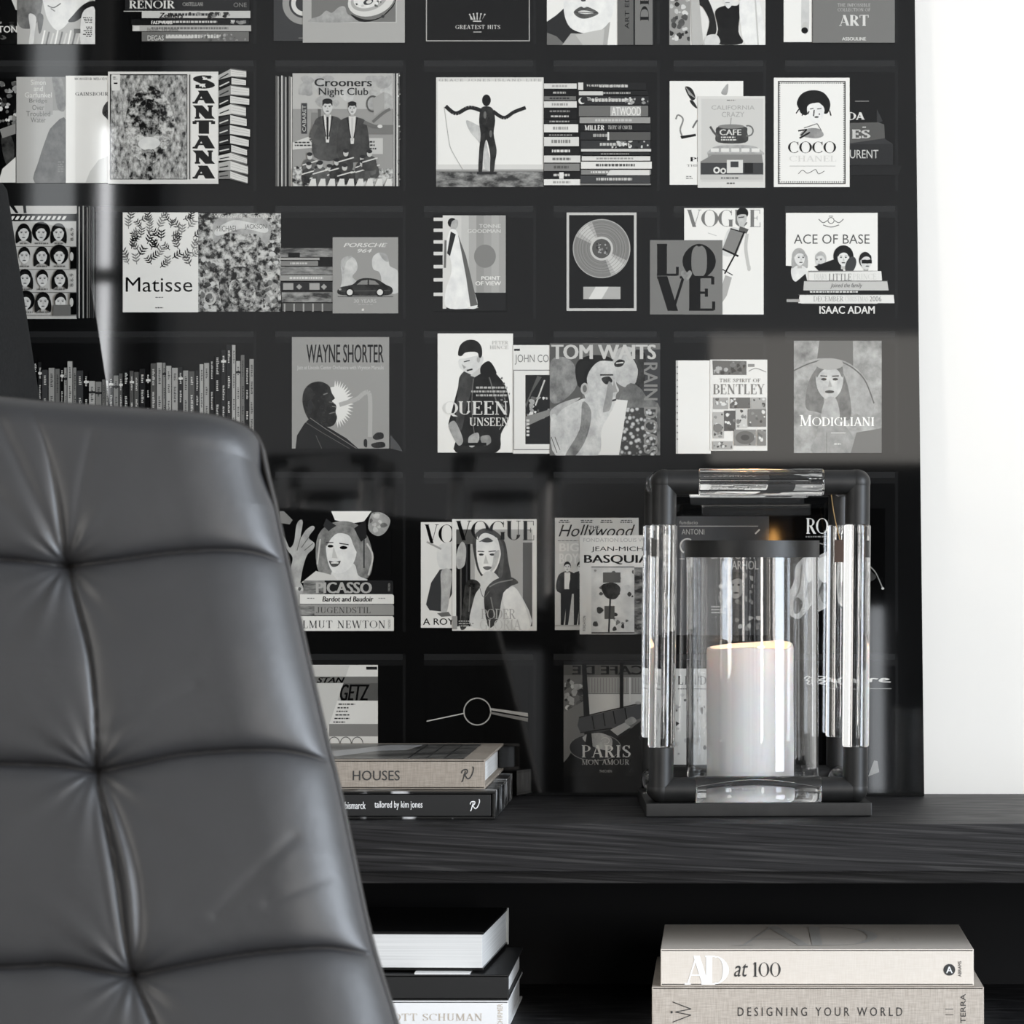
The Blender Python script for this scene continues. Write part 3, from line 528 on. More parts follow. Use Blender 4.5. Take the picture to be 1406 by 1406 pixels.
for i in range(30): z += [(1070.5 + i * 3.0, 114.4, 1.0), (1070.5 + i * 3.0, 250, 1.0)]
for i in range(46): z += [(1070.6, 115 + i * 3.0, 1.0), (1158.6, 115 + i * 3.0, 1.0)]
c.many([[(x - r, y), (x, y - r), (x + r, y), (x, y + r)] for x, y, r in z], .12)
c.blob([(1097, 150), (1094, 142), (1098, 132), (1106, 126), (1118, 124), (1130, 127), (1138, 136), (1140, 146), (1136, 156), (1128, 154), (1126, 142), (1114, 144), (1108, 158), (1100, 156)], .05); c.blob([(1108, 148), (1116, 142), (1128, 144), (1132, 152), (1128, 164), (1120, 170), (1112, 164)], .88); c.line([(1112, 150), (1117, 149)], 1.2, .15); c.line([(1122, 150), (1128, 149)], 1.2, .15); c.ell(1121, 161, 3, 1.2, .2)
for i in range(7): c.line([(1097 + i * 7, 150 + (i * 5) % 7), (1093 + i * 8, 156 + (i * 3) % 5)], 1.6, .1)
c.blob([(1098, 186), (1106, 178), (1116, 176), (1126, 178), (1131, 186), (1122, 190), (1108, 189)], .55); c.line([(1096, 180), (1108, 178), (1100, 186)], 2, .1); c.line([(1104, 176), (1122, 170), (1128, 180)], 1.2, .4); c.line([(1098, 190), (1112, 182)], 2.4, .1); c.serif('COCO', 1082, 194.5, 1148, 210.5, .1, .16, .04); c.serif('CHANEL', 1084, 214, 1148, 222, .8, .12, .05); c.rect(1084, 228, 1147, 228.6, .6); c.line([(1096, 239), (1102, 234), (1108, 238), (1114, 236), (1120, 233), (1124, 239), (1132, 235)], .8, .3, True); c.done()
c = Pic('printed_book_pile', 1)
c.poly([(1168, 139), (1194, 138), (1203, 150), (1203, 151), (1168, 151)], .10); c.rect(1166, 151, 1204, 169, .09); c.poly([(1204, 150), (1212, 167), (1204, 169)], .2); c.poly([(1166, 169), (1206, 168), (1214, 171), (1215, 190), (1166, 197)], .32); c.poly([(1166, 197), (1214, 190), (1226, 198), (1226, 199), (1166, 199)], .2); c.rect(1166, 198, 1226, 227, .18); c.poly([(1166, 228), (1238, 228), (1234, 240), (1166, 241)], .12); c.rect(1174, 138.5, 1193, 139.6, .5)
c.serif('DA', 1164, 154, 1187, 165, .8, .22, .12); c.serif('ES', 1170, 178, 1195, 190.5, .72, .22, .12); c.rect(1184, 174, 1189, 175.4, .7); c.text('URENT', 1167, 206, 1206, 217.5, .75); c.done()
# ---- third row
c = Pic('printed_record_sleeve', 3); c.bg(-60, 283, 106, 438, .74); c.rect(-60, 283, 106, 293, .74); c.many([[(14, 283), (20, 283), (26, 293), (22, 293)], [(32, 283), (36, 283), (37, 293), (33, 293)]], .1); c.rect(-60, 294, 106, 304, .1); c.many([[(14 + i * 7, 302), (18 + i * 7, 302), (21 + i * 7, 297), (17 + i * 7, 297)] for i in range(5)] + [[(50 + i * 7, 302), (54 + i * 7, 302), (57 + i * 7, 297), (53 + i * 7, 297)] for i in range(6)], .85)
for r_ in range(4):
    y = 321 + r_ * 31.5
    c.rect(-60, y + 17.5, 106, y + 18.2, .3)
    for k in range(4):
        x = 9 + k * 24 + r_ * 1.0; st = (r_ * 5 + k * 3) % 4
        c.head(x, y, 20, .8, .06, [0, 1, 2, 3][st]); c.lines(x - 9, y + 12.5, x + 10, y + 16.5, 1, .4, r_ * 7 + k, 'c')
    if r_ % 2: c.rect(97, y - 13, 106, y + 17, .05); c.ell(99, y, 2.6, 6, .7)
    else: c.text('8.6.9', 97.5, y - 8, 101.5, y + 10, .3, rot=90)
c.rect(74, 419, 98, 434, .40); c.done()
c = Pic('printed_record_row', 3); c.rect(105, 284, 131, 437, .05)
for i in range(9): c.rect(105.5 + i * 2.8, 283 + i % 3, 107.2 + i * 2.8, 437, [.2, .68, .12, .6, .1, .45, .3, .15, .25][i])
c.done()
c = Pic('printed_book_cover', 3, 'cream book cover printed with small dark leaf sprigs'); c.bg(169, 292, 272.5, 429, .86); R = random.Random(33); o1, o2, o3 = [], [], []
def sprig(x, y, a, l):
    o = []; ca, sa = math.cos(a), math.sin(a)
    def w(u, v): return (x + u * ca - v * sa, y + u * sa + v * ca)
    o.append([w(0, -.6), w(l, -.3), w(l, .3), w(0, .6)])
    for k in range(3):
        u = l * (.22 + .27 * k)
        for sg in (-1, 1): o.append([w(u - .3, 0), w(u + l * .12, sg * l * .24), w(u + l * .32, sg * l * .40), w(u + l * .26, sg * l * .2), w(u + l * .12, sg * .4)])
    return o
for gy in range(7):
    for gx in range(7):
        x, y = 178 + gx * 14 + R.uniform(-4, 4), 303 + gy * 10.4 + R.uniform(-3, 3)
        if abs(x - 220) / 56 + max(0, 322 - y) / 60 > 1.05 or y > 368: continue
        R.choice([o1, o1, o2, o3]).extend(sprig(x, y, R.uniform(-2.4, -.3), R.uniform(12, 15.5)))
c.many(o1, .12).many(o2, .3).many(o3, .5); c.text('Matisse', 173, 381, 264.5, 401, .1); c.lines(211, 408, 227, 410, 1, .2, 3, 'c'); c.lines(211, 422, 227, 425, 1, .12, 4, 'c'); c.done()
c = Pic('printed_record_sleeve', 2, 'busy dark collage record sleeve'); c.bg(272, 293, 386, 428, .12); c.rect(272, 293, 386, 428, 'busy'); c.blob([(292, 312), (300, 300), (318, 297), (336, 299), (354, 298), (368, 306), (372, 320), (366, 336), (352, 322), (330, 322), (310, 320), (296, 334)], .66); c.blob([(296, 316), (318, 303), (340, 305), (366, 312), (364, 320), (332, 314), (300, 324)], .8); c.text('MICHAEL', 298, 310, 326, 318, .35, rot=0); c.text('JACKSON', 336, 308, 366, 316, .35); c.text('Worldwide FunGroup', 294, 294, 378, 301, .78, .01)
c.blob([(304, 376), (330, 366), (358, 376), (362, 408), (350, 428), (312, 428), (302, 404)], 'busy_dark'); c.blob([(318, 386), (346, 386), (350, 416), (332, 424), (316, 412)], 'busy'); c.ring(288, 410, 6, 9, .7); c.ring(374, 398, 6, 9, .65); c.scatter(276, 340, 300, 424, 26, 2, 5, [.6, .2, .75, .4], 17); c.scatter(362, 330, 384, 424, 26, 2, 5, [.6, .2, .75, .4], 18); c.done()
c = Pic('printed_book_pile', 2); spines(c, 385, 459, [(341, 353, .4, 1, 0, None), (354, 358, .6, 0, 20, None), (358.5, 366, .5, 1, 22, .7), (366.5, 377, .24, 0, 0, None), (378, 386.5, .55, 0, 0, .8), (387, 400, .16, 0, 0, None), (401, 416, .42, 2, 0, None), (416.5, 428, .3, 3, 0, None)])
c.rect(385, 341, 459, 353, 'faded'); c.rect(385, 366.5, 459, 377, 'faded'); c.rect(396, 347, 412, 353, .08); c.rect(387, 402, 455, 415, 'film'); c.many([[(389 + i * 18, 389), (403 + i * 18, 389), (403 + i * 18, 398), (389 + i * 18, 398)] for i in (0, 2)], .6); c.many([[(411 + i * 34, 390), (415 + i * 34, 394), (411 + i * 34, 398), (407 + i * 34, 394)] for i in (0, 1)], .6); c.many([[(390 + i * 13, 417), (392 + i * 13, 417), (392 + i * 13, 428), (390 + i * 13, 428)] for i in range(5)], .6); c.done()
c = Pic('printed_book_cover', 3, 'grey book cover with a dark sports car and two pale figures'); c.bg(457, 326, 547, 430.5, .54); c.text('PORSCHE', 472, 334, 532, 339.5, .8, .02, .3); c.text('964', 491, 342, 511, 347, .8, .02, .3)
c.blob([(468, 364), (470, 356), (478, 352), (487, 355), (491, 364), (490, 372), (484, 380), (490, 388), (487, 400), (468, 400), (470, 384)], .74); c.blob([(511, 360), (513, 352), (521, 347), (531, 350), (534, 360), (536, 366), (544, 370), (547, 376), (547, 402), (522, 400), (524, 386), (521, 374), (513, 370)], .76); c.blob([(468, 362), (472, 354), (484, 352), (476, 360), (472, 372)], .66); c.blob([(521, 347), (531, 350), (533, 360), (526, 356)], .66)
c.blob([(465, 404), (464, 398), (470, 394), (484, 391), (493, 384), (504, 382), (518, 384), (530, 391), (538, 395), (539, 402), (528, 406), (480, 406)], .13); c.poly([(490, 391), (497, 385.5), (505, 384.5), (505, 391)], .5); c.poly([(507, 384.5), (515, 386), (521, 391), (507, 391)], .5); c.line([(468, 400), (536, 399)], .9, .3); c.ell(501.5 - 21, 401.5, 6, 6, .06); c.ell(480.5, 401.5, 4, 4, .78); c.ell(522, 401.5, 6, 6, .06); c.ell(522, 401.5, 4, 4, .78); c.ell(467, 397.5, 2, 1.6, .6); c.line([(464, 407.5), (540, 407.5)], 1.2, .3); c.text('30 YEARS', 486, 411, 517, 416, .74, .01); c.lines(490, 418, 514, 420, 1, .66, 5, 'c'); c.rect(497, 424, 500, 427, .8); c.done()
c = Pic('printed_book_cover', 2, 'cover of a standing figure in a long white dress'); c.bg(595, 294, 696, 428, .06)
for y in (299, 314, 330, 346, 364, 382, 402): c.rect(595.5, y, 610, y + 4.6, .8)
c.rect(608, 296, 613, 424, .8)
for i in range(8): c.rect(613 + i * 10.3, 296, 624 + i * 10.3 if i < 7 else 694.5, 426, [.8, .76, .7, .62, .55, .6, .66, .6][i])
c.ell(666, 352, 15, 16, .5); c.rect(613, 402, 694.5, 426, .12); c.ell(621, 306, 6, 6.5, .1); c.blob([(621, 304), (628, 302), (629, 310), (624, 316), (619, 314)], .62); c.blob([(617, 318), (624, 315), (629, 322), (636, 346), (646, 384), (656, 420), (640, 424), (613, 422), (612, 400), (620, 372), (617, 350), (612, 340)], .88); c.poly([(629, 322), (640, 352), (656, 419), (646, 421), (640, 380)], .35); c.poly([(619, 318), (614, 348), (618, 352), (626, 322)], .18); c.line([(612, 330), (611, 368)], 3, .4); c.lines(642, 422, 657, 424, 1, .8, 2)
c.text('TONNE', 658, 308, 687.5, 313, .82, .01); c.text('GOODMAN', 642, 315, 687.5, 320, .82, .01); c.text('POINT', 661, 379.5, 687, 384.5, .86, .02); c.text('OF VIEW', 653, 386.5, 688, 392, .86, .02); c.done()
c = Pic('printed_framed_disc', 2, 'framed disc with a plain plaque'); c.bg(778, 292, 874, 427, .70); c.rect(781.5, 295.5, 870.5, 423.5, .10); c.ell(826, 341.5, 39.5, 40.5, .62, n=56); c.ell(826, 341.5, 38.3, 39.3, .48, n=56)
for r_ in (36, 33, 30, 27, 24, 21): c.ring(826, 341.5, r_ - .5, r_, .55, n=56, ky=1.02)
for a0, a1, g in ((205, 250, .62), (215, 240, .72), (25, 70, .62), (35, 60, .72)): c.ring(826, 341.5, 16, 38, g, a0, a1, 12, 1.02)
for r_ in (36, 32, 28, 24, 20): c.ring(826, 341.5, r_ - .4, r_, .42, n=56, ky=1.02)
c.ell(826, 341.5, 16, 16.5, .72); c.ell(826, 341.5, 13, 13.4, .3); c.scatter(818, 333, 834, 350, 22, 1, 2.4, [.2, .45, .6], 7); c.rect(801, 394, 852, 411, .62); c.poly([(818, 394), (836, 394), (826, 411), (808, 411)], .78); c.done()
c = Pic('printed_magazine', 2, 'white fashion magazine cover with a slim figure'); c.bg(939.5, 286, 1048.5, 432, .88); c.serif('VOGUE', 943, 288, 1044, 312, .45, .19, .03, .04); c.line([(972, 320), (984, 324)], 1, .7); c.ell(1019.5, 293, 8, 8, .06); c.blob([(1013, 296), (1024, 295), (1025, 303), (1019, 312), (1013, 305)], .72); c.line([(1014, 299), (1022, 298)], 1.4, .2); c.poly([(1016, 310), (1022, 310), (1026, 320), (1012, 318)], .7)
c.blob([(998, 318), (1008, 312), (1020, 320), (1014, 342), (1004, 352), (992, 350), (992, 340)], .8); c.poly([(1003, 314), (1023, 320), (1011, 350), (992, 342)], .46); c.poly([(1016, 311), (1028, 315), (1025, 321), (1014, 318)], .3); c.line([(1022, 318), (1008, 352), (995, 376)], 2.2, .1); c.line([(992, 342), (1014, 352)], 2.6, .1); c.line([(1003, 314), (1023, 320)], 1.6, .1); c.line([(992, 370), (1006, 378)], 1.4, .2); c.line([(1026, 321), (1024, 340), (1027, 362), (1029, 368)], 4.4, .72, True); c.ell(1028.5, 369, 2.4, 3.4, .7); c.poly([(996, 378), (1005, 381), (998, 406), (992, 415), (992, 390)], .62); c.done()
c = Pic('printed_book_cover', 3, 'grey cover with four large black letters and a small heart'); c.bg(892.5, 330, 992, 432, .44); c.serif('L', 902, 335, 932, 379, .04, .25, .07); c.serif('O', 937, 335, 983, 383, .04, .27, .07); c.serif('V', 902, 379, 944, 427.5, .04, .26, .07); c.serif('E', 946, 379, 982, 427, .04, .25, .07); c.blob([(942.5, 386), (936, 379), (935, 374), (938.5, 371.5), (942.5, 375), (946.5, 371.5), (950, 374), (949, 379)], .46); c.done()
c = Pic('printed_record_sleeve', 2, 'white record sleeve with four heads'); c.bg(1079, 292.5, 1205, 417, .88); c.ring(1141, 303, 3.6, 4.6, .3); c.line([(1124, 301), (1130, 306), (1136, 303)], 1.1, .35, True); c.line([(1158, 301), (1152, 306), (1146, 303)], 1.1, .35, True); c.line([(1130, 309), (1141, 312), (1152, 309)], 1.2, .4, True); c.rect(1138, 296.5, 1144, 297.5, .4); c.text('ACE OF BASE', 1090, 322, 1194, 335, .3, -.008)
c.poly([(1079, 365), (1100, 366), (1106, 392), (1100, 417), (1079, 417)], .08); c.blob([(1086, 372), (1092, 360), (1104, 364), (1108, 376), (1100, 384), (1090, 386)], .84); c.head(1098, 355, 20, .84, .62, 1, 1); c.poly([(1082, 376), (1092, 388), (1106, 376), (1112, 400), (1100, 417), (1081, 417)], .06); c.head(1126, 358, 19, .82, .68, 0, -1); c.poly([(1118, 366), (1140, 358), (1152, 354), (1158, 372), (1130, 378)], .1); c.head(1158, 355, 22, .84, .1, 2, 0); c.ell(1168, 364, 7, 12, .25, 20); c.head(1189, 360, 21, .8, .06, 0, 1); c.rect(1183, 357, 1197, 362, .06); c.rect(1110, 372, 1205, 374, .5); c.done()
c = Pic('printed_book_pile', 3); c.poly([(1110, 374), (1210, 372.5), (1211, 386), (1110, 386)], .84); c.poly([(1104, 386), (1218, 386), (1220, 399), (1103, 399)], .74); c.rect(1101, 399, 1221, 405, .1); c.poly([(1098, 405), (1227, 405), (1228, 416.5), (1096, 416.5)], .84); c.rect(1080, 411, 1098, 415, .6); c.rect(1104, 385.6, 1219, 386.6, .3); c.rect(1096, 404.5, 1227, 405.3, .3); c.serif('DIARY', 1118, 376, 1136, 384, .72, .12, .05); c.serif('LITTLE', 1138, 376, 1169, 385.5, .5, .16, .05); c.serif('PRINCE', 1171, 376, 1203, 384, .76, .12, .05); c.text("Joined the family", 1140, 389, 1184, 396.5, .2, 0, .3); c.lines(1112, 400, 1212, 404, 1, .8, 3); c.serif('DECEMBER', 1117, 407, 1158, 414, .55, .14, .06); c.serif('CHRISTMAS', 1160, 407, 1192, 414, .7, .12, .06); c.text('2006', 1194, 407, 1210, 414, .5); c.text('ISAAC ADAM', 1125, 420.5, 1201, 431, .84, .02); c.done()
# ---- fourth row
R = random.Random(12); x = 46.0; prof = [(46, 486), (60, 505), (80, 506), (100, 502), (116, 505), (130, 529), (150, 520), (165, 512), (185, 510), (205, 503), (225, 494), (240, 512), (262, 508), (285, 500), (300, 482), (320, 470), (328, 492), (348, 494)]
while x < 346:
    w = R.uniform(4.5, 9.5); top = interp2(prof, x + w / 2) + R.uniform(-7, 5); g = R.choice([.55, .42, .14, .5, .6, .1, .33, .66, .22])
    c = Pic('printed_book_spine', 2); c.bg(x, top, x + w - .4, 640, g); c.rect(x + w - 1.3, top, x + w - .4, 640, g * .5); tg = .8 if g < .4 else .15
    y = top + 8
    while y < 600:
        l = R.uniform(10, 26); c.lines(x + w * .28, y, x + w * .68, y + l, max(2, int(l / 2.2)), tg, int(x + y)); y += l + R.uniform(6, 18)
    if R.random() < .35: c.rect(x, top + 14, x + w - .4, top + 17, tg)
    c.done(); x += w
c = Pic('printed_poster_book', 2, 'grey concert poster with a dark figure in profile'); c.bg(401, 463, 534.5, 616, .56); c.text('WAYNE SHORTER', 421, 473, 527, 498, .12, .018); c.text('Jazz at Lincoln Center Orchestra with Wynton Marsalis', 408, 502, 527, 509, .72, .008)
c.many([[(461 + 15 * math.cos(t - .11), 555 + 22 * math.sin(t - .11)), (461 + 25 * math.cos(t), 555 + 33 * math.sin(t)), (461 + 15 * math.cos(t + .11), 555 + 22 * math.sin(t + .11))] for t in [-1.6 + i * .16 for i in range(20)]], .84); c.ell(459, 555, 17, 24, .84); c.line([(466, 556), (490, 548), (500, 540), (508, 544), (508, 600)], 6, .66, True)
c.blob([(416, 556), (417, 538), (426, 527), (440, 524), (452, 530), (456, 540), (460, 547), (456, 551), (462, 557), (461, 566), (463, 574), (458, 584), (448, 586), (436, 580), (424, 576)], .11); c.ell(426, 556, 3.6, 7, .18); c.line([(444, 542), (450, 540)], 1.4, .45); c.line([(456, 558), (462, 559)], 1, .5); c.line([(452, 552), (458, 553)], 1.2, .35); c.line([(452, 568), (460, 566)], 1.4, .4); c.poly([(406, 616), (408, 598), (418, 582), (426, 574), (438, 580), (456, 590), (476, 602), (492, 616)], .11); c.line([(426, 574), (446, 588), (490, 616)], 1.1, .4); c.line([(420, 580), (444, 595), (480, 616)], .8, .32); c.line([(434, 598), (442, 616)], .8, .32); c.blob([(512, 600), (518, 594), (526, 595), (526, 602), (516, 604)], .12); c.blob([(510, 610), (520, 607), (528, 608), (528, 614), (514, 615)], .12); c.blob([(500, 604), (504, 604), (504, 614), (500, 612)], .12); c.done()
c = Pic('printed_magazine', 2); c.poly([(536, 597), (548, 611), (553, 620), (536, 616)], .28); c.done()
c = Pic('printed_book_cover', 2, 'white cover with a person in a dark leather jacket looking down'); c.bg(601, 458, 704.5, 621.5, .86)
c.blob([(629, 532), (634, 514), (644, 506), (660, 508), (668, 500), (680, 512), (694, 530), (700, 556), (698, 576), (688, 596), (682, 621), (626, 621), (628, 598), (616, 586), (620, 566)], .1); c.blob([(629, 532), (632, 516), (642, 508), (652, 512), (648, 536), (640, 560), (634, 590), (626, 580)], .22); c.blob([(632, 506), (630, 494), (640, 492), (658, 488), (664, 492), (660, 506), (652, 516), (646, 514)], .82); c.blob([(629, 487), (632, 474), (642, 467), (654, 468), (661, 476), (662, 488), (658, 492), (655, 484), (640, 484), (634, 489)], .07); c.line([(641, 509), (649, 507)], 2.2, .12); c.line([(637, 497), (645, 495)], 1.4, .2); c.poly([(634, 500), (640, 504), (637, 507)], .6); c.ell(657, 494, 2.2, 4, .66); c.poly([(646, 516), (660, 504), (662, 512), (652, 518)], .7)
c.blob([(660, 504), (672, 496), (682, 512), (674, 516), (662, 518)], .05); c.line([(650, 520), (648, 560), (652, 600)], 1, .4, True); c.line([(672, 518), (684, 560)], 1.6, .35, True); c.line([(690, 536), (696, 566), (686, 590)], 1.2, .45, True); c.scatter(686, 515, 700, 560, 10, 1, 3, [.3, .4, .2], 4); c.blob([(616, 584), (624, 578), (632, 592), (636, 606), (630, 612), (622, 600)], .6); c.blob([(644, 600), (656, 594), (658, 604), (650, 614), (644, 612)], .66); c.blob([(660, 600), (672, 598), (674, 608), (664, 612)], .5); c.rect(636, 608, 668, 612, .05)
c.serif('PETER', 676, 468, 698, 473, .74, .16, .06, .1); c.serif('HINCE', 673, 474.5, 698, 479.5, .74, .16, .06, .1); c.lines(645, 531, 697, 547, 3, .66, 5, 'r'); c.serif('QUEEN', 608, 551, 697, 572, .78, .16, .06, .03); c.serif('UNSEEN', 645, 573.5, 698, 585, .78, .16, .06, .04); c.done()
c = Pic('printed_record_sleeve', 3); c.bg(704.5, 474, 756, 623, .84); c.frame(705, 508, 790, 618, 1, .35); c.rect(706, 479, 714, 482, .2); c.text('JOHN COLTRANE', 707, 487, 792, 501, .45, .0); c.rect(721.5, 515, 780, 610, .12); c.poly([(723, 560), (730, 540), (744, 518), (738, 516), (721.5, 556)], .3); c.line([(748, 522), (734, 560)], 2, .7); c.scatter(724, 545, 755, 575, 26, 1.5, 4, [.6, .3, .05, .8], 6); c.poly([(722, 572), (756, 562), (756, 570), (722, 586)], .5); c.many([[(723, 576 + i * 5), (727, 576 + i * 5), (727, 579 + i * 5), (723, 579 + i * 5)] for i in range(5)], .75); c.done()
c = Pic('printed_record_sleeve', 4, 'record sleeve of two people embracing'); c.bg(755, 471.5, 906.5, 625.5, .42); c.rect(755, 471.5, 800, 560, .34); c.blob([(755, 500), (770, 490), (788, 500), (792, 530), (770, 552), (755, 548)], .46); c.rect(870, 480, 906.5, 625.5, .22)
c.blob([(842, 496), (846, 482), (858, 476), (872, 480), (878, 494), (876, 520), (864, 532), (850, 528), (842, 516)], .68); c.blob([(843, 500), (850, 494), (858, 496), (854, 503), (846, 504)], .12); c.line([(846, 499), (856, 498)], 1.6, .8); c.blob([(866, 484), (886, 486), (884, 530), (872, 534), (876, 508)], .18); c.blob([(862, 528), (878, 532), (890, 548), (906, 560), (906.5, 625.5), (836, 625.5), (846, 560)], .38); c.rect(852, 560, 902, 625.5, 'dots'); c.poly([(836, 548), (862, 550), (850, 625), (820, 625), (826, 580)], .78)
c.blob([(795, 500), (800, 492), (820, 490), (838, 492), (846, 510), (846, 526), (850, 536), (846, 542), (844, 556), (836, 568), (820, 566), (806, 552), (800, 530)], .74); c.blob([(793, 528), (790, 506), (796, 494), (812, 488), (832, 489), (842, 496), (824, 496), (812, 506), (806, 520), (808, 536), (800, 534)], .1); c.ell(803, 534, 5.6, 8, .66); c.ell(803, 534, 3, 5, .4); c.blob([(826, 520), (836, 517), (841, 524), (832, 528)], .14); c.line([(824, 515), (842, 515)], 2, .15); c.poly([(843, 522), (848, 538), (840, 540)], .55); c.line([(834, 552), (846, 549)], 2.4, .2); c.blob([(836, 524), (842, 534), (838, 562), (828, 566), (832, 544)], .56)
c.blob([(757, 586), (768, 560), (790, 552), (806, 548), (824, 566), (838, 566), (826, 590), (820, 626), (764, 626)], .72); c.blob([(800, 552), (812, 566), (806, 600), (790, 626), (776, 626), (796, 590)], .5); c.blob([(755, 566), (770, 554), (796, 546), (790, 552), (770, 564), (760, 580)], .62); c.blob([(757, 572), (764, 570), (770, 586), (764, 594), (770, 612), (772, 625), (762, 624), (756, 600)], .74); c.line([(762, 600), (769, 618)], 1, .3); c.line([(757, 600), (765, 622)], 1, .3);
c.text('TOM WAITS', 757, 473.5, 901, 493.5, .74, .04); c.text('RAIN DOGS', 884, 498, 903, 623, .5, .02, rot=-90); c.done()
c = Pic('printed_book_spine', 2, 'plain white thick spine'); c.bg(928, 495, 976, 623, .88); c.rect(928, 495, 931, 623, .7); c.many([[(929, 503 + i * 9), (931, 503 + i * 9), (931, 505 + i * 9), (929, 505 + i * 9)] for i in range(12)], .45); c.done()
c = Pic('printed_book_cover', 3, 'white cover with a grid of small photographs'); c.bg(975, 494, 1053.5, 619, .84); c.poly([(978, 495), (1025, 496), (1025, 515), (979, 515)], .3); c.scatter(980, 497, 1024, 514, 26, 1.5, 4, [.1, .65, .4], 5); c.rect(1027, 500, 1036, 504, .5); c.line([(1028, 510), (1038, 506), (1052, 511)], 1, .5, True); c.serif('THE SPIRIT OF', 988, 520, 1044, 525, .45, .16, .08, .12); c.serif('BENTLEY', 979.5, 527.5, 1050, 541.5, .4, .16, .05, .06)
for i, q in enumerate(((979, 546, 1000, 562), (1002, 546, 1030, 561), (1031, 546, 1052, 578), (979, 566, 994, 602), (994, 564, 1010, 592), (1010, 562, 1026, 588), (1027, 562, 1052, 586), (1008, 590, 1038, 612), (979, 606, 1006, 617), (1040, 590, 1052, 612))):
    c.rect(*q, [.55, .3, .6, .66, .25, .72, .4, .5, .6, .45][i]); c.scatter(q[0] + 1, q[1] + 1, q[2] - 1, q[3] - 1, 9, 1.2, 3.6, [.15, .3, .78, .5], i + 3)
c.ell(1023, 601, 13, 9, .3); c.ell(1023, 601, 6, 4, .15); c.ell(986, 588, 6, 6, .4); c.done()
c = Pic('printed_book_cover', 2, 'pale grey cover with a drawn head under a broad hat'); c.bg(1090, 468, 1210.5, 622, .58); c.rect(1090, 468, 1210.5, 622, 'soft'); c.poly([(1125, 468), (1171, 468), (1172, 540), (1116, 540)], .35); c.blob([(1090, 506), (1108, 496), (1130, 492), (1160, 496), (1184, 514), (1198, 540), (1200, 560), (1192, 574), (1164, 560), (1130, 530), (1100, 512)], .6); c.line([(1090, 509), (1112, 499), (1136, 494), (1162, 500), (1186, 520), (1200, 554)], 1.8, .34, True); c.blob([(1112, 520), (1128, 500), (1150, 502), (1164, 530), (1168, 574), (1146, 574), (1122, 566), (1108, 562), (1106, 546)], .38)
c.head(1139, 524, 52, .72, .38, 4); c.ell(1139, 500, 19, 8, .6); c.blob([(1134, 548), (1148, 548), (1152, 576), (1128, 576)], .62); c.blob([(1120, 600), (1128, 578), (1152, 578), (1172, 602), (1166, 622), (1116, 622)], .56); c.poly([(1176, 594), (1210.5, 588), (1210.5, 622), (1168, 622)], .38); c.line([(1135, 594), (1135, 622)], .8, .4)
c.serif('M', 1098, 570, 1114, 585, .95, .15, .05); c.serif('ODIGLIANI', 1115, 573, 1200, 585, .95, .15, .06, .05); c.rect(1141, 594, 1161, 595, .8); c.lines(1143, 609, 1157, 612, 1, .85, 3, 'c'); c.done()
# ---- fifth row
c = Pic('printed_record_sleeve', 2, 'dark sleeve with a smiling long haired person raising a hand'); c.bg(384, 702, 537, 866, .09); c.poly([(384, 702), (390, 702), (402, 714), (398, 720), (384, 718)], .5); c.poly([(455, 702), (510, 702), (500, 716), (480, 719), (460, 714)], .86); c.blob([(510, 706), (524, 704), (536, 714), (530, 730), (518, 736), (506, 726)], .6); c.scatter(508, 704, 534, 734, 10, 2, 5, [.8, .4, .7], 3)
c.blob([(384, 730), (392, 740), (398, 752), (404, 744), (407, 722), (412, 714), (416, 717), (413, 738), (420, 728), (429, 722), (432, 726), (424, 738), (432, 746), (430, 754), (422, 762), (416, 780), (410, 806), (394, 806), (398, 784), (402, 766), (394, 754)], .66); c.line([(413, 738), (408, 756)], 1.2, .4); c.line([(424, 738), (414, 752)], 1.2, .4); c.line([(430, 746), (418, 756)], 1.2, .4); c.blob([(394, 800), (410, 798), (418, 812), (416, 840), (400, 838), (392, 820)], .62); c.scatter(394, 806, 418, 850, 16, 2, 5, [.75, .1, .85, .3], 6)
c.blob([(436, 780), (434, 750), (440, 730), (456, 718), (478, 716), (496, 724), (508, 744), (512, 770), (508, 790), (494, 796), (448, 790)], .46); c.poly([(444, 722), (448, 712), (462, 722), (452, 730)], .2); c.poly([(486, 726), (502, 714), (504, 738), (496, 744)], .14); c.line([(440, 740), (436, 775)], 2, .7, True); c.line([(504, 746), (512, 764), (506, 790)], 2.4, .74, True); c.line([(500, 740), (500, 780)], 2, .25, True); c.blob([(464, 774), (486, 774), (492, 790), (504, 797), (456, 797)], .78); c.poly([(414, 800), (434, 784), (458, 790), (466, 800)], .75)
c.blob([(448, 744), (456, 730), (474, 726), (488, 738), (490, 758), (484, 776), (472, 786), (458, 786), (450, 770)], .84); c.blob([(448, 750), (450, 732), (464, 722), (484, 724), (492, 740), (494, 764), (486, 750), (480, 736), (466, 732), (456, 738)], .52); c.ell(454, 750, 4, 2, .12); c.ell(472, 752, 5.2, 2.4, .1); c.line([(448, 745), (458, 745)], 1.4, .2); c.line([(466, 746), (479, 748)], 1.5, .2); c.poly([(458, 750), (456, 766), (464, 767)], .7); c.blob([(452, 770), (460, 772), (468, 770), (464, 777), (456, 778)], .3); c.line([(455, 773), (465, 773)], 1.6, .88); c.done()
c = Pic('printed_book_pile', 3)
for y0, y1, g, x0, x1 in ((797, 816, .14, 417, 540), (816, 830, .84, 412, 541), (830, 845.5, .56, 404, 541), (846, 867, .84, 400, 541)): c.poly([(x0, y0), (x1 - 2, y0), (x1, y0 + 2), (x1, y1 - 1), (x1 - 2, y1), (x0, y1)], g); c.rect(x0, y1 - .8, x1, y1, .2)
